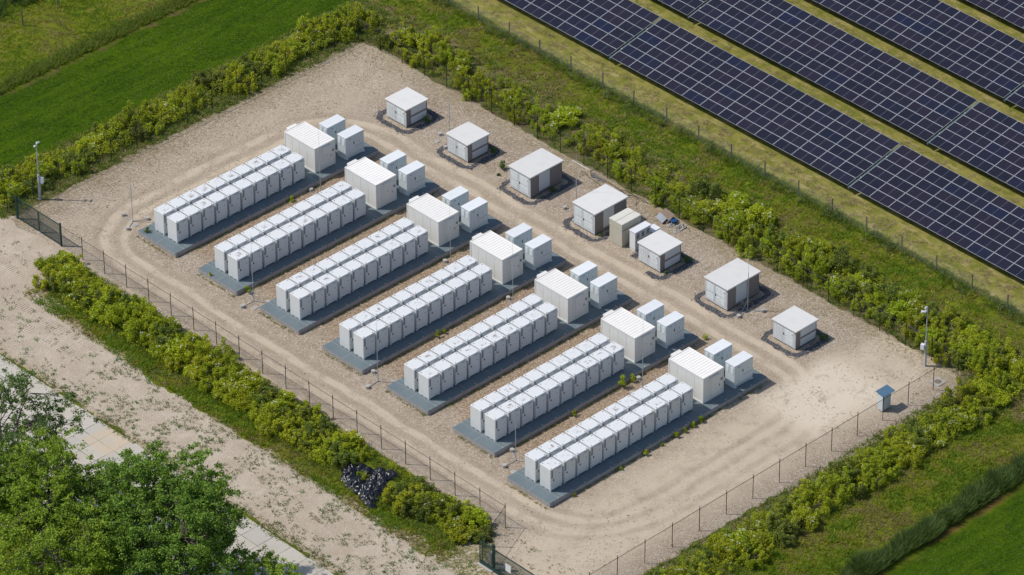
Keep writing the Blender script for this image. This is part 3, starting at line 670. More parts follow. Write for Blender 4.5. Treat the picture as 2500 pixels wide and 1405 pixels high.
# ------------------------------------------------------------------ fences
def fence(name, label, pts, h=2.25, step=3.03, posth=2.45, skip=()):
    t = thing(name, label, 'fence', (pts[0][0], pts[0][1], 0), 'wire mesh fence lines round the yard'); ox, oy = pts[0]
    wires = MB(); rail = MB()
    pm = MB().cyl(0, 0, 0, posth, .034, 6).box(-.03, .03, -.05, .05, posth-.35, posth-.3).mesh('post', m_fence)
    for si, ((x0, y0), (x1, y1)) in enumerate(zip(pts, pts[1:])):
        L = math.hypot(x1-x0, y1-y0); n = max(1, round(L/step)); ux, uy = (x1-x0)/L, (y1-y0)/L
        for k in range(n+1):
            if k == 0 and si > 0: continue
            o = bpy.data.objects.new('post', pm); COL.objects.link(o); o.parent = t; o.location = (x0-ox+ux*L*k/n, y0-oy+uy*L*k/n, 0)
        a = (x0-ox, y0-oy); b = (x1-ox, y1-oy)
        rail.tube((*a, h-.06), (*b, h-.06), .021, n=5)
        # woven mesh: upright and level wires
        r = .0013
        nx, ny = -uy*r, ux*r; m = int(L/.07)
        for k in range(m+1):
            px, py = a[0]+ux*L*k/m, a[1]+uy*L*k/m
            wires.add([(px-ux*r-nx, py-uy*r-ny, .04), (px+ux*r-nx, py+uy*r-ny, .04), (px+nx*1.2, py+ny*1.2, .04), (px-ux*r-nx, py-uy*r-ny, h), (px+ux*r-nx, py+uy*r-ny, h), (px+nx*1.2, py+ny*1.2, h)],
                      [(0, 1, 4, 3), (1, 2, 5, 4), (2, 0, 3, 5)])
        for q in range(37):
            z = .04+q*(h-.1)/36; wires.tube((*a, z), (*b, z), r, n=3, cap=False)
    rail.build('top_rail', m_fence, t); wires.build('wire_mesh', m_fence, t)
    return t
fence('mesh_fence', 'dark green mesh fence along the left shrub belt, from barred gate to sliding gate', [(-6.0, 8.4), (-6.08, -48.2), (-8.6, -49.3), (-10.5, -50.2)])
fence('mesh_fence', 'dark green mesh fence in front of the far left hedge', [(-6.0, 14.6), (-6.0, 15.85), (35.85, 15.85)])
fence('mesh_fence', 'dark green mesh fence between the huts and the right-hand shrub belt', [(35.86, 15.85), (35.86, -59.4)])
fence('mesh_fence', 'dark green mesh fence along the near right side, beside the slim blue-roofed cabinet', [(35.86, -59.4), (-10.6, -59.4)])
# double-leaf gate on the left
t = thing('barred_gate', 'dark green barred gate with two leaves at the left corner of the yard', 'gate', (-5.98, 8.4, 0))
MB().box(-.07, .07, -.07, .07, 0, 2.42).build('post', m_green, t); MB().box(-.07, .07, 6.0, 6.14, 0, 2.42).build('post', m_green, t)
for a, c in ((.10, 2.98), (3.08, 5.97)):
    lf = MB().box(-.03, .03, a, c, .12, .2).box(-.03, .03, a, c, 2.2, 2.27).box(-.03, .03, a, a+.06, .2, 2.2).box(-.03, .03, c-.06, c, .2, 2.2).build('leaf', m_green, t)
    bb = MB()
    for q in range(22):
        y = a+.06+(q+1)*(c-a-.12)/23; bb.box(-.015, .015, y-.015, y+.015, .2, 2.2)
    bb.build('bar', m_green, lf)
MB().box(-.03, .05, 2.99, 3.07, .3, 2.2).build('drop_bolt', m_green, t)
MB().box(-.2, .2, 2.85, 3.25, .01, .06).build('stop_block', m_conc, t)
# sliding gate near corner
t = thing('sliding_gate', 'dark green sliding gate with bottom beam at the near corner', 'gate', (-10.8, -50.2, 0))
MB().box(-.06, .06, -9.2, 0, .12, .40).build('bottom_beam', m_green, t)
MB().box(-.03, .03, -9.2, 0, 2.28, 2.36).box(-.03, .03, -.07, 0, .4, 2.28).box(-.03, .03, -9.2, -9.13, .4, 2.28).build('frame', m_green, t)
bb = MB()
for q in range(76): bb.box(-.016, .016, -.196-q*.118, -.164-q*.118, .4, 2.28)
bb.build('bar', m_green, t)
MB().box(.08, .28, -1.55, -1.35, 0, 2.55).build('post', m_green, t)
MB().box(-.045, -.03, -3.65, -3.05, 1.0, 1.75).build('sign', m_white, t)
MB().box(-.25, .25, -1.6, .1, .0, .11).build('track_foundation', m_conc, t)
t = thing('gate_motor', 'slim grey gate motor column with a white top behind the sliding gate', 'gate motor', (-10.2, -50.95, .024))
MB().box(-.12, .12, -.1, .1, 0, 1.0).build('column', m_galv, t); MB().box(-.14, .14, -.12, .12, 1.0, 1.18).build('cap', m_white, t)
t = thing('marker_stone', 'small white block beside the gate motor', 'block', (-10.15, -52.0, .024))
MB().box(-.13, .13, -.11, .11, 0, .22).build('block', m_white, t); MB().box(-.09, .09, -.07, .07, .22, .3).build('cap', m_white, t)

# wooden post and wire fence beside the solar field
t = thing('wire_fence', 'wooden post and wire fence between rough grass and the solar field', 'fence', (46.1, 18.7, 0))
def woodm():
    q = NT('weathered_wood', .9, .2); p = q.obj(); n = q.noise(q.scale(p, (9, 9, 1.2)), 3, 4); q.col(q.mix(n, (.10, .085, .07), (.24, .20, .165))); return q.m
m_wood = woodm()
pm = MB().cyl(0, 0, 0, 1.62, .065, 8).cyl(0, 0, 1.62, 1.66, .05, 8).mesh('post', m_wood)
for k in range(22):
    o = bpy.data.objects.new('post', pm); COL.objects.link(o); o.parent = t; o.location = (random.uniform(-.05, .05), -4.14*k, random.uniform(-.06, .03)); o.rotation_euler = (random.uniform(-.02, .02), random.uniform(-.02, .02), 0)
wr = MB()
for z in (.15, .35, .55, .75, .95, 1.15, 1.4): wr.tube((-.07, 0, z), (-.07, -4.14*21, z), .006, n=3, cap=False)
for k in range(290): wr.tube((-.07, -.3*k, .15), (-.07, -.3*k, 1.15), .003, n=3, cap=False)
wr.build('wire', m_galv, t)
for n_, (x, y, l) in enumerate([(14.9, 39.6, 'weathered wooden post standing in the top left meadow'), (19.5, 40.0, 'wooden post at the top edge of the picture in the left meadow')]):
    o = MB().cyl(0, 0, 0, 1.7, .075, 8).cyl(0, 0, 1.7, 1.74, .055, 8).build('wooden_post', m_wood, loc=(x, y, 0)); tag(o, l, 'post')
for n_, (x, y) in enumerate([(46.05, -4.4), (46.1, -25.3), (46.1, -44.9)]):
    o = MB().box(-.02, -.005, 0, .13, 0, .2).box(-.024, -.02, .02, .11, .03, .17).build('marker_tag', m_yel if n_ else m_yel, loc=(x-.1, y, 1.0))
    tag(o, ['yellow tag on the wire fence near the far end', 'yellow tag on the wire fence opposite the white meter cabinets', 'yellow tag on the wire fence nearest the right edge'][n_], 'tag', 'yellow tags on the wire fence')

# ------------------------------------------------------------------ solar field
def solar_mat():
    t = NT('solar_cells', .2, .3); p = t.obj(); x, y, z = t.sep(p)     # x along the long side (2.27), y across (1.135)
    # cell rows run along the long side
    fy = t.math('FRACT', t.mul(t.sub(y, .03), 6/1.075)); ly = t.sm(t.math('ABSOLUTE', t.sub(fy, .5)), .455, .49)
    fx = t.math('FRACT', t.mul(t.sub(x, .03), 24/2.21)); lx = t.sm(t.math('ABSOLUTE', t.sub(fx, .5)), .46, .5)
    half = t.sm(t.math('ABSOLUTE', t.sub(x, 1.135)), .006, .012, 1, 0)
    r = t.orand(); hue = t.mix(t.sm(t.math('FRACT', t.mul(r, 13.7)), .55, 1.0), (.0095, .0098, .019), (.0085, .012, .034))
    hue = t.mix(t.mul(t.math('FRACT', t.mul(r, 5.1)), .9), hue, (.018, .0135, .024))
    c = t.mix(t.mul(ly, .75), hue, (.085, .09, .125)); c = t.mix(t.mul(lx, .10), c, (.12, .13, .17)); c = t.mix(t.mul(half, .8), c, (.30, .32, .38))
    t.col(c); t.b.inputs['Coat Weight'].default_value = .12; t.b.inputs['Coat Roughness'].default_value = .12
    return t.m
m_cell = solar_mat(); m_alu = paint('module_frame', (.47, .48, .51), .4, .1, streak=False)
TILT = math.atan2(1.37, 6.80)
mod = MB().box(0, 2.275, 0, 1.135, -.035, -.002, 0)
mod.box(0, 2.275, 0, .018, -.036, 0.003, 1); mod.box(0, 2.275, 1.113, 1.135, -.036, .003, 1); mod.box(0, .022, .022, 1.113, -.036, .003, 1); mod.box(2.253, 2.275, .022, 1.113, -.036, .003, 1)
mod = mod.mesh('solar_panel', [m_cell, m_alu])
def tpos(u, v, z=0):   # u along the row (towards -Y), v up the slope (towards +X)
    return (v*math.cos(TILT)-z*math.sin(TILT), -u, v*math.sin(TILT)+z*math.cos(TILT))
tabs = [(49.4, 26.35), (49.4, -3.9), (49.4, -34.15), (59.72, 26.35), (59.72, -3.9), (59.72, -34.15), (70.08, -3.9), (70.08, -34.15), (80.4, -3.9)]
TL = ['nearest row, table at its far end', 'nearest row, the full middle table', 'nearest row, table running off the right edge', 'second row, table at the top edge', 'second row, long middle table', 'second row, table at the right edge', 'third row, long table at the top', 'third row, short sliver at the right edge', 'fourth row, in the top right corner']
rot = Matrix.Rotation(-PI/2, 4, 'Z') @ Matrix.Rotation(0, 4, 'X')
for n_, (x, y) in enumerate(tabs):
    t = thing('solar_table', 'tilted table of dark blue solar panels, ' + TL[n_], 'solar panels', (x, y, .9), 'solar tables in rows beyond the wire fence')
    # local frame: X axis of the module -> -Y, Y axis of the module -> up slope
    ex = Vector((0, -1, 0)); ey = Vector((math.cos(TILT), 0, math.sin(TILT))); ez = ex.cross(ey)
    B = Matrix((ex, ey, ez)).transposed().to_4x4()
    for c in range(13):
        for r in range(6):
            o = bpy.data.objects.new('solar_panel', mod); COL.objects.link(o); o.parent = t
            m = B.copy(); m.translation = Vector(tpos(c*2.304, r*1.155)); o.matrix_local = m
    fr = MB()
    for v in (1.0, 3.4, 5.9): 
        a = Vector(tpos(0, v, -.12)); b = Vector(tpos(29.93, v, -.12)); fr.tube(a, b, .05, n=4)
    fr.build('purlin', m_galv, t)
    lg = MB()
    for q in range(8):
        for v in (1.0, 5.9):
            a = tpos(.8+q*4.05, v, -.14); lg.tube(a, (a[0], a[1], -.9), .06, n=5)
    lg.build('support_leg', m_galv, t)
    MB().tube(tpos(30.08, -.05, -.22), tpos(30.08, 6.85, -.22), .11, n=8).build('end_beam', m_beam, t)
    MB().cyl(tpos(30.08, 1.6)[0], -30.08, tpos(30.08, 1.6, -.18)[2], tpos(30.08, 1.6, -.1)[2], .05, 8).cyl(tpos(30.08, 5.0)[0], -30.08, tpos(30.08, 5.0, -.18)[2], tpos(30.08, 5.0, -.1)[2], .05, 8).build('bolt_cap', m_white, t)

# ------------------------------------------------------------------ litter, cables, sheets
def slab_at(name, mat, w, d, h, loc, rot, label, cat, grp=None):
    o = MB().bevbox(-w/2, w/2, -d/2, d/2, 0, h, min(h, .01)*.5).build(name, mat, loc=loc); o.rotation_euler = rot; return tag(o, label, cat, grp)
slab_at('plywood_sheet', m_ply, .55, .95, .02, (35.05, -24.55, .22), (.35, -.2, .5), 'light brown plywood sheet leaning at the far side of the rubbish heap', 'board')
slab_at('plywood_sheet', m_plyg, 1.1, 1.25, .03, (34.9, -25.6, .42), (.1, -.55, -.1), 'large weathered brown board propped behind the grey panel', 'board')
slab_at('metal_panel', m_panelg, .6, 1.05, .03, (34.45, -25.45, .38), (.15, -.6, -.25), 'grey-blue metal panel leaning on the weathered brown board', 'panel')
t = thing('plastic_tub', 'blue plastic tub beside the leaning boards', 'tub', (35.0, -26.4, .024)); MB().cyl(0, 0, 0, .3, .24, 14, r2=.31).build('tub', m_tub, t); MB().cyl(0, 0, .3, .33, .33, 14).build('rim', m_tub, t)
def crumple(name, mat, cx, cy, rx, ry, h, label, cat, seed, n=14):
    vs = []; fs = []
    for i in range(n+1):
        for j in range(n+1):
            u = i/n*2-1; v = j/n*2-1; k = 1-.25*abs(mnoise.noise((u*2+seed, v*2, 1)))
            z = .03+h*abs(mnoise.noise((u*2.3+seed, v*2.3, 4)))*(1.2-max(abs(u), abs(v)))*2
            vs.append((u*rx*k, v*ry*k*(1-.4*u*u), z))
    for i in range(n):
        for j in range(n): a = i*(n+1)+j; fs.append((a, a+n+1, a+n+2, a+1))
    m = MB(); m.add(vs, fs); o = m.build(name, mat, loc=(cx, cy, .02)); sm = o.modifiers.new('s', 'SOLIDIFY'); sm.thickness = .015; return tag(o, label, cat)
crumple('plastic_sheet', m_rag, 34.6, -26.5, .42, .3, .25, 'flat pinkish white sheet left of the blue tub', 'sheet', 3)
crumple('plastic_sheet', m_rag, 34.9, -27.4, .5, .42, .5, 'crumpled white sheet heap at the end of the rubbish', 'sheet', 8)
crumple('plastic_sheet', m_rag, 34.3, -27.5, .4, .3, .2, 'small torn white sheet nearest the huts', 'sheet', 15)
# cables near the fence
def cable(pts, r, label):
    P = [Vector(p) for p in pts]; out = []
    for i in range(len(P)-1):
        p0 = P[max(i-1, 0)]; p1 = P[i]; p2 = P[i+1]; p3 = P[min(i+2, len(P)-1)]
        for s in range(6):
            u = s/6; out.append(.5*((2*p1)+(-p0+p2)*u+(2*p0-5*p1+4*p2-p3)*u*u+(-p0+3*p1-3*p2+p3)*u**3))
    out.append(P[-1]); o = MB().path(out, r, 6).build('cable', m_cable); return tag(o, label, 'cable', 'loose black cables by the far fence')
cable([(34.2, -15.4, .06), (34.6, -15.2, .35), (34.8, -15.5, .3), (34.8, -15.9, .08), (34.7, -16.8, .06), (34.6, -17.6, .06), (34.2, -19, .06)], .022, 'black cable looping towards the back of the large huts')
cable([(35.6, -15.7, .3), (35.2, -15.8, .35), (35.0, -16.2, .06), (35.3, -16.7, .06), (35.4, -17.6, .06), (35.4, -18.3, .06), (35.3, -19.3, .06), (35.2, -20.2, .06)], .03, 'thick black cable lying along the far fence')
cable([(35.3, -19.3, .06), (35.4, -20.2, .25), (35.6, -20.9, .05), (35.7, -21.8, .06), (35.6, -22.6, .05)], .022, 'black cable end near the fence beyond the kiosk')
cable([(34.9, -20.4, .06), (35.2, -21.2, .3), (35.3, -21.6, .25), (34.9, -21.9, .15), (34.5, -22.2, .05)], .025, 'frayed black cable end curling behind the kiosk')
cable([(34.6, -18.9, .06), (34.9, -20.0, .06), (35.5, -21.0, .06), (35.5, -22.2, .06), (35.6, -23.0, .06)], .02, 'thin black cable running to the rubbish heap')
for n_, (x, y) in enumerate([(35.3, -16.2), (35.2, -17.0)]):
    P = []
    for q in range(90): a = q*.5; P.append((x+.32*math.cos(a)*(.55+.5*math.sin(a*.37)), y+.6*math.sin(a)*(.6+.4*math.cos(a*.73)), .04+.012*(q % 6)+.05*math.sin(q*.9)**2))
    o = MB().path(P, .008, 4).build('cable_coil', m_vent); tag(o, ['loose coil of black cable by the fence, the farther one', 'loose coil of black cable by the fence, the nearer one'][n_], 'cable coil', 'cable coils by the far fence')
o = MB().tube((35.6, -13.0, .08), (35.6, -15.2, .08), .03, n=6).tube((35.6, -15.2, .08), (35.6, -15.26, .08), .04, n=6).build('plastic_pipe', m_white); tag(o, 'white pipe lying by the far fence near the cables', 'pipe')
# service covers
for n_, (x, y, s, l) in enumerate([(33.9, -58.9, .5, 'square pale cover with a dark round lid by the right corner post'), (.8, 6.4, .21, 'small white cover beside the mast outside the farthest pad'), (29.1, -2.2, .21, 'small white cover before the second hut'), (0.0, -10.6, .21, 'small white cover beside the mast before the third pad'), (-.45, -43.21, .21, 'small white cover at the left end of the longest pad'), (31.0, -41.3, .28, 'small grey cover by the mast of the last large hut')]):
    t = thing('service_cover', l, 'cover', (x, y, .02)); MB().bevbox(-s, s, -s, s, 0, .06, .01).build('frame', m_conc, t); MB().cyl(0, 0, .06, .072, s*.62 if n_ == 0 else s*.25, 16).build('lid', m_plyg if n_ == 0 else m_vent, t)
# black plastic sheet in the left belt
def tarp():
    cs = [(-10.6, -35.3, .7), (-10.3, -37.3, .7), (-9.3, -36.9, .6), (-8.3, -35.6, .6), (-11.6, -38.0, .7), (-11.9, -38.5, .5), (-10.9, -37.6, .6), (-9.9, -33.6, .75), (-10.7, -34.4, .75), (-11.1, -35.4, .75), (-11.1, -36.4, .8), (-11.3, -37.4, .75), (-10.6, -37.0, .6), (-9.0, -34.0, .55), (-8.9, -34.8, .5), (-9.3, -35.9, .6), (-8.7, -36.3, .75), (-8.0, -36.6, .7), (-10.2, -36.5, .7)]
    st = .07; idx = {}; vs = []; fs = []
    def inside(x, y): return min(math.hypot(x-a, y-b)-r for a, b, r in cs)+.15*mnoise.noise((x*2, y*2, 9)) < 0
    def vid(i, j):
        if (i, j) not in idx:
            x = -12.6+i*st; y = -39+j*st; e = min(1, max(0, -min(math.hypot(x-a, y-b)-r for a, b, r in cs)/.4))
            n1 = 1-abs(mnoise.noise((x*1.3, y*1.3, 0)))*2; n2 = 1-abs(mnoise.noise((x*3.3+5, y*3.3, 2)))*2; n3 = abs(mnoise.noise((x*3.6, y*3.6, 5)))
            idx[(i, j)] = len(vs); n4 = 1-abs(mnoise.noise((x*1.6+y*2.4+mnoise.noise((x, y, 3)), (x-y)*3.2, 6)))*2.2; vs.append((x+.1*mnoise.noise((x*4, y*4, 7)), y+.1*mnoise.noise((x*4, y*4, 12)), .05+e*(.10+.12*max(n1, 0)+.08*n2+.10*n3+.20*max(n4, 0))))
        return idx[(i, j)]
    for i in range(90):
        for j in range(90):
            if inside(-12.6+(i+.5)*st, -39+(j+.5)*st): fs.append((vid(i, j), vid(i+1, j), vid(i+1, j+1), vid(i, j+1)))
    t = NT('black_film', .3, .5); n = t.noise(t.obj(), 12, 3); t.col(t.mix(n, (.006, .007, .009), (.02, .023, .03))); t.bump(n, .25, .02)
    o = MB().add(vs, fs).build('plastic_film', t.m, smooth=True); s = o.modifiers.new('s', 'SOLIDIFY'); s.thickness = .01
    tag(o, 'crumpled shiny black plastic film lying in the left shrub belt', 'plastic film')
tarp()

# ------------------------------------------------------------------ VEGETATION
def shrub_meshes(tall, n, flower, R, H, mats, size=.12, clumps=22):
    """one leaf mesh and one stem mesh"""
    C = []
    for k in range(clumps):
        a = rng.random()*2*PI; r = R*math.sqrt(rng.random())*.75; z = H*(.30+.62*rng.random())*(1-.4*(r/R)**2)
        C.append((math.cos(a)*r*1.15, math.sin(a)*r*1.15, z, R*(.17+.17*rng.random())*(1 if clumps > 14 else 1.7)))
    if tall == 2:
        C = []
        for k in range(clumps):
            a = rng.random()*2*PI; r = R*math.sqrt(rng.random()); hh = H*(.45+.6*rng.random()); x, y = math.cos(a)*r, math.sin(a)*r
            for q in range(3): C.append((x+rng.normal()*.07, y+rng.normal()*.07, hh*(.3+.33*q), .24-.04*q+.05*rng.random()))
    else: C.append((0, 0, H*.8, R*.4)); C.append((0, 0, H*.35, R*.6))
    P = []; per = n//len(C)
    for (x, y, z, s) in C:
        d = rng.normal(size=(per, 3)); d /= np.linalg.norm(d, axis=1)[:, None]; rr = s*(rng.random(per)**.35)
        q = d*rr[:, None]*np.array([1, 1, 1.15 if tall else .9])+np.array([x, y, z]); q[:, 2] = np.clip(q[:, 2], .05, None); P.append(q)
    P = np.concatenate(P); V = leaves(P, np.full(len(P), size))
    st = MB()
    for (x, y, z, s) in C: st.tube((x*.12, y*.12, 0), (x*.6, y*.6, z*.55), .022, .014, 4, cap=False); st.tube((x*.6, y*.6, z*.55), (x, y, z+s*.4), .014, .005, 4, cap=False)
    fl = None
    if flower:
        fc = []
        for k in range(flower):
            x, y, z, s = C[rng.integers(len(C)-1)]; d = rng.normal(size=3); d[2] = abs(d[2])+.6; d /= np.linalg.norm(d); c0 = np.array([x, y, z])+d*s*1.05
            fc.append(c0+rng.normal(size=(9, 3))*.045)
        fc = np.concatenate(fc); fl = leaves(fc, np.full(len(fc), .07), up=1.2, ar=.9)
    return V, st, fl
def make_shrub(tall, n, flower, R, H, leafm, size=.12, clumps=22):
    t = thing('shrub', 'x', 'shrub', (0, 0, -60)); V, st, fl = shrub_meshes(tall, n, flower, R, H, None, size, clumps)
    o = soup('foliage', V, 4, [leafm], parent=t); st.build('stem', m_bark, t)
    if fl is not None: soup('blossom', fl, 4, [m_flower], parent=t)
    return t
protoS = {
 'a': [make_shrub(False, 4200, 0, 1.3, 1.25, m_shrub), make_shrub(False, 4600, 0, 1.4, 1.35, m_shrub, clumps=26), make_shrub(False, 3600, 0, 1.2, 1.15, m_shrub), make_shrub(False, 3800, 0, 1.3, 1.05, m_shrubd, clumps=20), make_shrub(True, 3600, 0, 1.15, 1.5, m_shrub), make_shrub(False, 4200, 0, 1.35, 1.2, m_shrub, clumps=24)],
 'f': [make_shrub(False, 4200, 9, 1.3, 1.25, m_shrub), make_shrub(False, 4300, 15, 1.35, 1.3, m_shrub, clumps=24)],
 't': [make_shrub(2, 1500, 0, .75, 1.35, m_shrub, .10, 5), make_shrub(2, 1900, 5, .85, 1.5, m_shrub, .10, 6), make_shrub(2, 1300, 0, .7, 1.2, m_shrub, .10, 4), make_shrub(2, 2600, 0, 1.1, 1.5, m_shrub, .10, 9)],
 'u': [make_shrub(2, 4200, 0, 1.35, 1.5, m_shrub, .11, 16), make_shrub(2, 4600, 6, 1.4, 1.6, m_shrub, .11, 18), make_shrub(2, 3800, 0, 1.3, 1.35, m_shrubd, .11, 15)],
 'w': [make_shrub(False, 900, 0, .65, .6, m_shrubd, size=.11, clumps=7)]}
usedS = set()
def put(kind, x, y, s, labs, grp):
    L = protoS[kind]; i = random.randrange(len(L)); p = L[i]; rz = random.uniform(0, 2*PI); sc = (s, s, s*random.uniform(.62, 1.05))
    lab = labs[1] if kind == 'f' else labs[0]
    if (kind, i) not in usedS:
        usedS.add((kind, i)); first.append((p, (x, y, 0), lab, grp, rz, sc)); return
    dup(p, (x, y, 0), lab, grp, rz, sc)
first = []
def belt(n, xf, labs, grp, kinds, avoid=None, mind=.8, s0=.85, s1=1.2):
    pts = []; tries = 0
    while len(pts) < n and tries < n*60:
        tries += 1; x, y = xf()
        if avoid and avoid(x, y): continue
        if any((x-a)**2+(y-b)**2 < mind*mind for a, b in pts): continue
        pts.append((x, y))
    for x, y in pts: put(random.choice(kinds), x, y, random.uniform(s0, s1), labs, grp)
U = random.uniform
def av1(x, y):
    w = -10.9 if y < -38 else -11.3
    if y > 3.5 and x < -11+(y-3.5)*.4: return True
    return x < w+.8 or (-39.3 < y < -32.7 and x < -7.4) or (y < -46.0 and x < -9.6)
put('t', -9.85, -35.2, .6, ['small leafy shrub poking through the black plastic film', ''], 'shrubs poking through the plastic film')
belt(84, lambda: (U(-11.3, -7.4), U(-48.3, 6.6)), ['yellow-green leafy shrub in the belt between the left fence and the sandy strip', 'white-flowering shrub in the belt between the left fence and the sandy strip'], 'shrubs between the left fence and the sandy strip', 'uuuauf', av1, .84)
belt(62, lambda: (U(-7, 38.5), U(17.0, 19.9)), ['yellow-green leafy shrub in the hedge behind the far left fence', 'white-flowering shrub in the hedge behind the far left fence'], 'shrubs behind the far left fence', 'uuuatf', None, .86, .8, 1.1)
belt(34, lambda: (U(36.7, 40.2), U(-22, 14.0)), ['slender young shrub on worn soil beyond the far end of the right fence', 'white-flowering shrub on worn soil beyond the far end of the right fence'], 'young shrubs beyond the far end of the right fence', 'ttttuf', None, 1.1, .8, 1.1)
belt(56, lambda: (U(36.7, 41.0), U(-62.5, -20.5)), ['dense yellow-green shrub in the belt beyond the right fence', 'white-flowering shrub in the dense belt beyond the right fence'], 'shrubs in the dense belt beyond the right fence', 'auuuf', None, .9, .85, 1.15)
belt(62, lambda: (U(-6, 40), U(-65.0, -62.2)), ['yellow-green leafy shrub in the belt outside the near right fence', 'white-flowering shrub in the belt outside the near right fence'], 'shrubs outside the near right fence', 'uuuauf', None, .82, .85, 1.15)
for (p, l, lab, grp, rz, sc) in first:
    p.location = l; p['label'] = lab; p['group'] = grp; p.rotation_euler = (0, 0, rz); p.scale = sc
for k, L in protoS.items():
    for i, p in enumerate(L):
        if (k, i) not in usedS:
            for c in list(p.children): bpy.data.objects.remove(c)
            bpy.data.objects.remove(p)

# single plants in the yard
def plant(x, y, z, R, H, n, mat, label, name='plant', size=.09, clumps=5, tall=True):
    t = thing(name, label, 'plant', (x, y, z)); V, st, fl = shrub_meshes(tall, n, 0, R, H, None, size, clumps); soup('foliage', V, 4, [mat], parent=t); st.build('stem', m_bark, t); return t
plant(30.2, -9.5, .02, .38, .9, 700, m_treed, 'dark green sapling alone on the gravel between two huts', 'sapling')
plant(29.2, -10.1, .02, .22, .2, 200, m_treed, 'low green weed next to the lone sapling', clumps=3)
plant(.45, 4.35, HS, .3, .45, 260, m_shrubd, 'green weed on the left end of the farthest pad')
plant(.05, -4.6, HS, .2, .3, 160, m_shrub, 'small green weed on the left end of the second pad')
plant(1.0, -8.45, .02, .32, .8, 420, m_shrub, 'leafy weed at the corner of the second pad beside a mast')
plant(14.3, -41.0, .25, .42, 1.0, 700, m_shrub, 'leafy green plant growing out of a mast weight')
plant(15.5, -41.05, .02, .3, .9, 300, m_shrub, 'leafy plant against the pad beside the mast near the container')
plant(8.6, -41.1, .02, .25, .6, 220, m_shrub, 'small leafy plant against the second nearest pad')
for n_, (x, s) in enumerate([(.8, .45), (9.0, .8), (6.1, .5), (10.9, .4), (12.6, .75), (13.6, .6), (14.6, .8), (15.5, .9)]):
    plant(x, -49.15, .02, .32*s, .75*s, int(420*s), m_shrub, ['leafy weed at the left front of the longest pad', 'leafy weed, a bushy one, midway along the longest pad', 'small weed left of the bushy one along the longest pad', 'tiny weed just right of the bushy one along the longest pad', 'leafy weed along the longest pad, first of the right-hand clumps', 'leafy weed along the longest pad, second of the right-hand clumps', 'leafy weed along the longest pad, third of the right-hand clumps', 'tallest leafy weed on the right along the longest pad'][n_])
plant(24.3, -40.9, .02, .3, .5, 220, m_shrub, 'yellow-green weed at the far corner of the second nearest pad')
plant(8.2, -24.75, .02, .25, .8, 260, m_shrub, 'upright leafy weed against the middle pad')
plant(9.0, -24.7, .02, .22, .55, 200, m_shrub, 'shorter leafy weed against the middle pad')
plant(13.2, -.35, .02, .25, .55, 240, m_shrub, 'leafy weed against the front of the farthest pad')
for (hx, hy, R, H, l) in [(30.6, 1.0, .55, .5, 'dark spreading weeds in the shade of the farthest hut'), (31.5, -7.1, .5, .6, 'dark weeds in the shade of the second hut'), (30.9, -15.3, .3, .45, 'dark weed in the shade of the large hut before the sapling'), (29.0, -23.4, .2, .3, 'small dark weed at the corner of the hut by the kiosk'), (31.6, -31.4, .6, .5, 'dark weeds in the shade of the hut by the meter cabinets'), (31.5, -47.8, .5, .4, 'dark weeds in the shade of the nearest small hut'), (28.9, -31.5, .22, .25, 'yellow-green weed at the corner of the hut by the meter cabinets')]:
    plant(hx, hy, .02, R, H, 420, m_treed, l, clumps=6, tall=False)

# the low growth that closes the belts between the counted shrubs
def fill(n, xf, keep, hmax):
    P = []; k = 0
    while k < n:
        x, y = xf()
        if keep and not keep(x, y): continue
        k += 1; h = (.30+.60*random.random())*hmax*(.75+.7*mnoise.noise((x*.5, y*.5, 2))); r = .20+.14*random.random()
        for z in ((.35*h, h) if h > .6 else (h,)):
            d = rng.normal(size=(34, 3)); d /= np.linalg.norm(d, axis=1)[:, None]; P.append(d*(r*rng.random(34)**.35)[:, None]+np.array([x, y, max(z, .15)]))
    return np.concatenate(P)
ok1 = lambda x, y: not av1(x, y+.3) or (-11.6 < x < -10.8 and y > -32 and y < 2)
FP = np.concatenate([fill(1150, lambda: (U(-11.3, -7.1), U(-48.2, 6.9)), lambda x, y: ok1(x, y), 1.0), fill(900, lambda: (U(-6.5, 39.5), U(16.6, 20.3)), None, .95), fill(620, lambda: (U(36.5, 41.4), U(-62.5, -20)), None, .95), fill(230, lambda: (U(36.4, 41.2), U(-20, 15)), lambda x, y: mnoise.noise((x*.5, y*.5, 7)) > -.05, .7), fill(900, lambda: (U(-6, 40.5), U(-65.2, -61.5)), None, 1.0)])
tag(soup('low_shrubs', leaves(FP, np.full(len(FP), .11)), 4, [m_shrub]), 'low yellow-green growth filling the belts between the taller shrubs', 'undergrowth', kind='stuff')
# grass, weeds and reeds: nobody could count these
def scatter(n, xf, z=0.0, keep=None):
    P = []
    while len(P) < n:
        x, y = xf()
        if keep is None or keep(x, y): P.append((x, y, z))
    return np.array(P)
def nz(x, y, s, o=0): return mnoise.noise((x*s+o, y*s, o))
def ablock(a, b, c, d): return lambda: (U(a, b), U(c, d))
def stuff(name, V, nper, mat, label, cat): tag(soup(name, V, nper, [mat]), label, cat, kind='stuff')
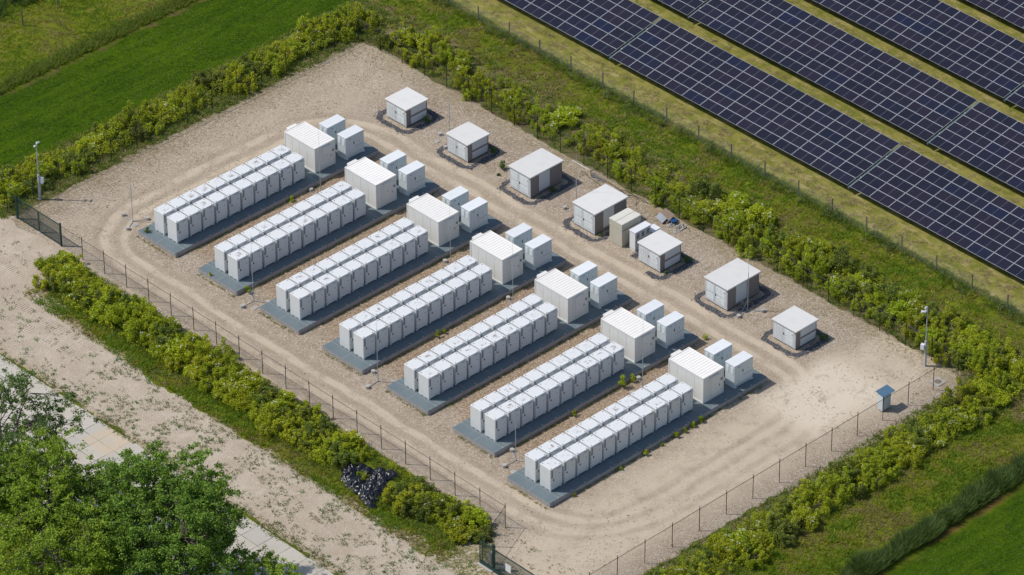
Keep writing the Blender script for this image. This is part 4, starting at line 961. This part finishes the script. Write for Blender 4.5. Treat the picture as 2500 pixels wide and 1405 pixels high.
# undergrowth in the belts
P = np.concatenate([scatter(5200, ablock(-11.6, -6.6, -47.5, 7.5), keep=lambda x, y: not(-38.3 < y < -33.2 and x < -8.2 and not (-10.2 < x < -9.4 and -35.6 < y < -34.6)) and not (y > 3.5 and x < -11+(y-3.5)*.4)), scatter(5200, ablock(-7, 41, 15.2, 21.4)), scatter(4200, ablock(36.0, 42, -62, 16), keep=lambda x, y: nz(x, y, .4, 3) > -.25), scatter(4200, ablock(-8, 41, -65.6, -60.4))])
stuff('undergrowth', blades(P, .30, .8, .035, 6), 3, m_grassd, 'dark grass and herbs growing between the shrubs', 'undergrowth')
P = np.concatenate([scatter(10500, ablock(41.0, 46.8, -64, 20)), scatter(9500, ablock(-2, 43, -70.9, -64.4)), scatter(4200, ablock(-13.2, -10.8, -48, 5)), scatter(9500, ablock(2, 45, 32.0, 47))])
h = np.array([.15+.16*(nz(x, y, .6, 1)+.5) for x, y, _ in P]); q = np.array([nz(x, y, .22, 1)+.6*nz(x, y, .9, 2)+.12*(x > 41 and -38 < y < -8)-.16*(x > 40 and y > -14 and y < 21) for x, y, _ in P]); h = np.where(q < -.14, h*.6, h)
tag(soup('rough_grass', blades(P, h, 1.0, .032, 6), 3, [m_grass, m_grassg, m_dry2], np.repeat(np.where(q > .10, 1, np.where(q < -.14, 2, 0)), 6)), 'rough yellow-green grass with straw between fences and ditches', 'grass', kind='stuff')
FP = fill(190, lambda: (U(45.0, 46.3), U(-62, 19)), lambda x, y: nz(x, y, .35, 11) > .0, .75)
tag(soup('tall_herbs', leaves(FP, np.full(len(FP), .12)), 4, [m_herb]), 'dark tall herbs growing along the wooden post fence', 'undergrowth', kind='stuff')
P = np.concatenate([scatter(1300, ablock(45.2, 46.5, -62, 20), keep=lambda x, y: nz(x, y, .5, 4) > -.1), scatter(2600, ablock(0, 45, 31.7, 33.2))])
stuff('long_grass', blades(P, .45, .8, .035, 7), 3, m_grassd, 'long dark grass along the wire fence and the ditch', 'grass')
# reeds in the near ditch
P = scatter(9500, ablock(-2, 44, -73.1, -70.8), keep=lambda x, y: y < -71.5+.8*nz(x, y, .4, 8) and y > -73.0+.5*nz(x, y, .5, 5))
stuff('reeds', blades(P, np.array([.62+.5*nz(x, y, .6, 3)+.45*nz(x, y, 1.7, 2) for x, y, _ in P]), .75, .03, 8), 3, m_reed, 'tall dark green reeds filling the ditch at the lower right', 'reeds')
P = scatter(700, ablock(2, 30, 42.0, 47), keep=lambda x, y: nz(x, y, .5, 8) > -.1)
stuff('reeds', blades(P, .9, .5, .05, 8), 3, m_reed, 'dark tall growth at the top left corner', 'reeds')
# weeds on sand and gravel
def rosettes(P, n, rmin, rmax, lf):
    r = rng.uniform(rmin, rmax, len(P)); k = np.repeat(np.arange(len(P)), n); q = P[k]+np.c_[rng.normal(size=(len(k), 2))*r[k][:, None], np.abs(rng.normal(size=len(k)))*r[k]*.6+.015]
    return leaves(q, lf*(r[k]/rmax)**.5, up=1.3)
P = np.concatenate([scatter(1900, ablock(-20, -12.6, -58, 6), .01, lambda x, y: nz(x, y, .5, 5)+.3*nz(x, y, 1.7, 3) > -.12 and random.random() < (1.0 if y < -8 else .3)), scatter(1100, ablock(-20.5, -19.3, -62, 12), .01, lambda x, y: nz(x, y, .6, 5) > -.15), scatter(300, ablock(-13, -6, -62, -46), .01), scatter(120, ablock(-19, -8, 4, 16), .01)])
stuff('weeds', rosettes(P, 10, .04, .15, .115), 4, m_weed, 'small weeds scattered over the sandy strip', 'weeds')
P = scatter(130, ablock(-19.5, -11.5, -58, 4), .01, lambda x, y: nz(x, y, .2, 9) > -.15)
stuff('weeds', rosettes(P, 34, .09, .19, .12), 4, m_treed, 'rounded green weeds dotted over the sandy strip', 'weeds')
P = np.concatenate([scatter(1500, ablock(-6, 35, 6.5, 15.6), .025, lambda x, y: nz(x, y, .3, 2)+(y-9)*.06 > 0), scatter(900, ablock(31.5, 35.6, -58, 14), .025, lambda x, y: nz(x, y, .4, 2)+(x-33.5)*.1 > 0),
                    scatter(350, ablock(22, 35, -60, -49), .025, lambda x, y: nz(x, y, .35, 4) > .1), scatter(400, ablock(-10, 4, -59.5, -47), .025, lambda x, y: nz(x, y, .35, 5) > -.05), scatter(130, ablock(-5.8, -.5, -46, 8), .025, lambda x, y: nz(x, y, .35, 5) > .1), scatter(200, ablock(2, 33, -60, -50), .025, lambda x, y: nz(x, y, .3, 7) > .05)])
h = rng.uniform(.02, .075, len(P)); stuff('weeds', blades(P, h, 1.1, .018, 5), 3, m_weed, 'tiny weeds sprinkled over the yard gravel', 'weeds')
P = np.concatenate([scatter(260, lambda: (U(1, 23), y0-U(.05, .35)), .025) for y0 in PADY]+[scatter(60, lambda: (x_-U(.05, .3)-.1, y0+U(0, 5)), .025) for y0, x_ in zip(PADY, [0]*6+[-1.7])])
h = rng.uniform(.04, .16, len(P)); stuff('weeds', blades(P, h, 1.0, .02, 6), 3, m_grassd, 'thin weeds along the foot of the concrete pads', 'weeds')
P = np.concatenate([scatter(1500, ablock(47, 49.3, -60, 14), 0, lambda x, y: nz(x, y, .8, 3) > -.1), scatter(1500, ablock(56.3, 59.7, -60, 6), 0, lambda x, y: nz(x, y, .8, 3) > -.1), scatter(1200, ablock(66.7, 70, -50, 0), 0), scatter(700, ablock(77, 80.3, -40, -5), 0)])
stuff('mown_grass', blades(P, .10, 2.0, .03, 6), 3, m_dry, 'mown dry grass lying between the solar rows', 'grass')
P = np.concatenate([scatter(14000, ablock(-4, 42, 21.6, 31.0)), scatter(8000, ablock(-2, 34, -82, -74.2))])
h = np.array([.07+.05*nz(x*.3, y, 1.2, 4) for x, y, _ in P]); q = np.array([mnoise.noise((x*.10, y*.75, 3))+.5*mnoise.noise((x*.4, y*1.6, 8)) for x, y, _ in P]); tag(soup('field_grass', blades(P, h, 1.3, .022, 5), 3, [m_field, m_field2], np.repeat((q > .06).astype(int), 5)), 'short lush grass of the green fields', 'grass', kind='stuff')
P = scatter(900, ablock(36.2, 46, -30, 16), 0, lambda x, y: nz(x, y, .5, 3) > .05)
stuff('dry_stalks', blades(P, .25, 1.0, .025, 7), 3, m_dry, 'dry brown stalks on worn soil beyond the right fence', 'dry grass')
# loose pale stones
P = np.concatenate([scatter(1500, ablock(-9, 35, -60, 15), .026), scatter(900, lambda: (U(1, 23), random.choice(PADY[:6])-U(.3, 2.8)), .026), scatter(500, ablock(-19, -9, -60, 14), .016)])
s = rng.uniform(.02, .055, len(P)); a = rng.random(len(P))*2*PI; c = [P+np.c_[np.cos(a+q*2*PI/3)*s, np.sin(a+q*2*PI/3)*s, np.zeros(len(P))] for q in range(3)]; top = P+np.c_[np.zeros(len(P)), np.zeros(len(P)), s*.9]
me = bpy.data.meshes.new('loose_stones'); n = len(P); me.from_pydata(np.concatenate(c+[top]).tolist(), [], [(i+q*n, i+((q+1) % 3)*n, i+3*n) for i in range(n) for q in range(3)]); me.materials.append(m_pst)
o = bpy.data.objects.new('loose_stones', me); COL.objects.link(o); tag(o, 'loose pale stones strewn over gravel and sand', 'stones', kind='stuff')

# ------------------------------------------------------------------ big trees lower left
def make_tree(x, y, zc, R, H, nclump, per, mat, label, stems=1, spread=.55, leaf=.2, seed=0, lop=None, dens=.6):
    st = random.getstate(); random.seed(seed)
    t = thing('tree', label, 'tree', (x, y, 0)); C = []
    while len(C) < nclump:
        d = Vector((random.gauss(0, 1), random.gauss(0, 1), random.gauss(0, 1)*.9)).normalized(); r = random.random()**.3
        wob = 1+.28*mnoise.noise(tuple(d*1.7+Vector((seed, 0, 0))))*1.4
        p = Vector((d.x*R*r*wob, d.y*R*r*wob, zc+d.z*H*r*wob))
        if p.z < 1.2: continue
        C.append(p)
    if lop: C += [Vector(q) for q in lop]
    wood = MB(); hubs = []
    for s in range(stems):
        a = s*2*PI/stems+.4; b = Vector((math.cos(a)*.25*(stems > 1), math.sin(a)*.25*(stems > 1), 0)); top = Vector((math.cos(a)*R*.22*(stems > 1), math.sin(a)*R*.22*(stems > 1), zc+H*.1)); mid = (b+top)/2+Vector((random.uniform(-.3, .3), random.uniform(-.3, .3), 0))
        r0 = .26/math.sqrt(stems)
        wood.tube(b, mid, r0, r0*.75, 8); wood.tube(mid, top, r0*.75, r0*.45, 8); hubs.append((b, mid, top, r0))
    limbs = []
    for k in range(16):
        b, mid, top, r0 = hubs[k % len(hubs)]; f = random.uniform(.25, 1); s0 = mid.lerp(top, f); a = random.random()*2*PI; e = Vector((math.cos(a)*R*.55, math.sin(a)*R*.55, zc+H*random.uniform(-.35, .45)))
        m2 = s0.lerp(e, .5)+Vector((0, 0, .3)); wood.tube(s0, m2, r0*.4, r0*.28, 6); wood.tube(m2, e, r0*.28, r0*.14, 6); limbs += [m2, e, s0.lerp(e, .3)]
    limbs += [h[2] for h in hubs]
    LP = np.array([tuple(q) for q in limbs])
    for c in C:
        q = limbs[int(np.argmin(((LP-np.array(c))**2).sum(1)))]; m2 = Vector(q).lerp(c, .55)+Vector((random.uniform(-.2, .2), random.uniform(-.2, .2), .15)); wood.tube(q, m2, .035, .022, 4, cap=False); wood.tube(m2, c, .022, .008, 4, cap=False)
    P = []
    for c in C:
        k = int(per*random.uniform(.6, 1.4)); s = spread*random.uniform(.6, 1.25); nb = 6
        sub = rng.normal(size=(nb, 3))*s*np.array([.9, .9, .6]); w = rng.integers(nb, size=k)
        P.append(np.array(c)+sub[w]+rng.normal(size=(k, 3))*s*np.array([.25, .25, .17]))
    V = leaves(np.concatenate(P), np.full(sum(len(q) for q in P), leaf), up=.5, ar=.55)
    soup('crown', V, 4, [mat], parent=t); wood.build('trunk', m_bark, t); random.setstate(st)
make_tree(-33.1, -36.9, 8.5, 7.0, 4.1, 360, 400, m_tree, 'large broad green tree, its crown the biggest at the lower left', 2, .75, .19, 3)
make_tree(-34.1, -20.3, 9.5, 5.3, 4.4, 130, 210, m_treed, 'airy dull green tree at the left edge with bare stems showing', 5, .62, .18, 11)
make_tree(-37.5, -28.7, 10.0, 4.0, 4.1, 130, 300, m_treey, 'bright yellow-green tree between the airy tree and the broad crown', 2, .65, .19, 21)
make_tree(-41.0, -33.7, 8.7, 5.0, 4.2, 170, 300, m_treey, 'bright green tree in the bottom left corner', 2, .7, .19, 31)
make_tree(-29.3, -44.7, 4.8, 2.7, 2.1, 80, 240, m_treey, 'small young tree by the slab road at the bottom edge', 3, .45, .16, 41)
make_tree(-41.5, -24.2, 8.9, 4.5, 4.5, 170, 320, m_tree, 'dark green tree at the left edge below the airy one', 2, .65, .19, 51)
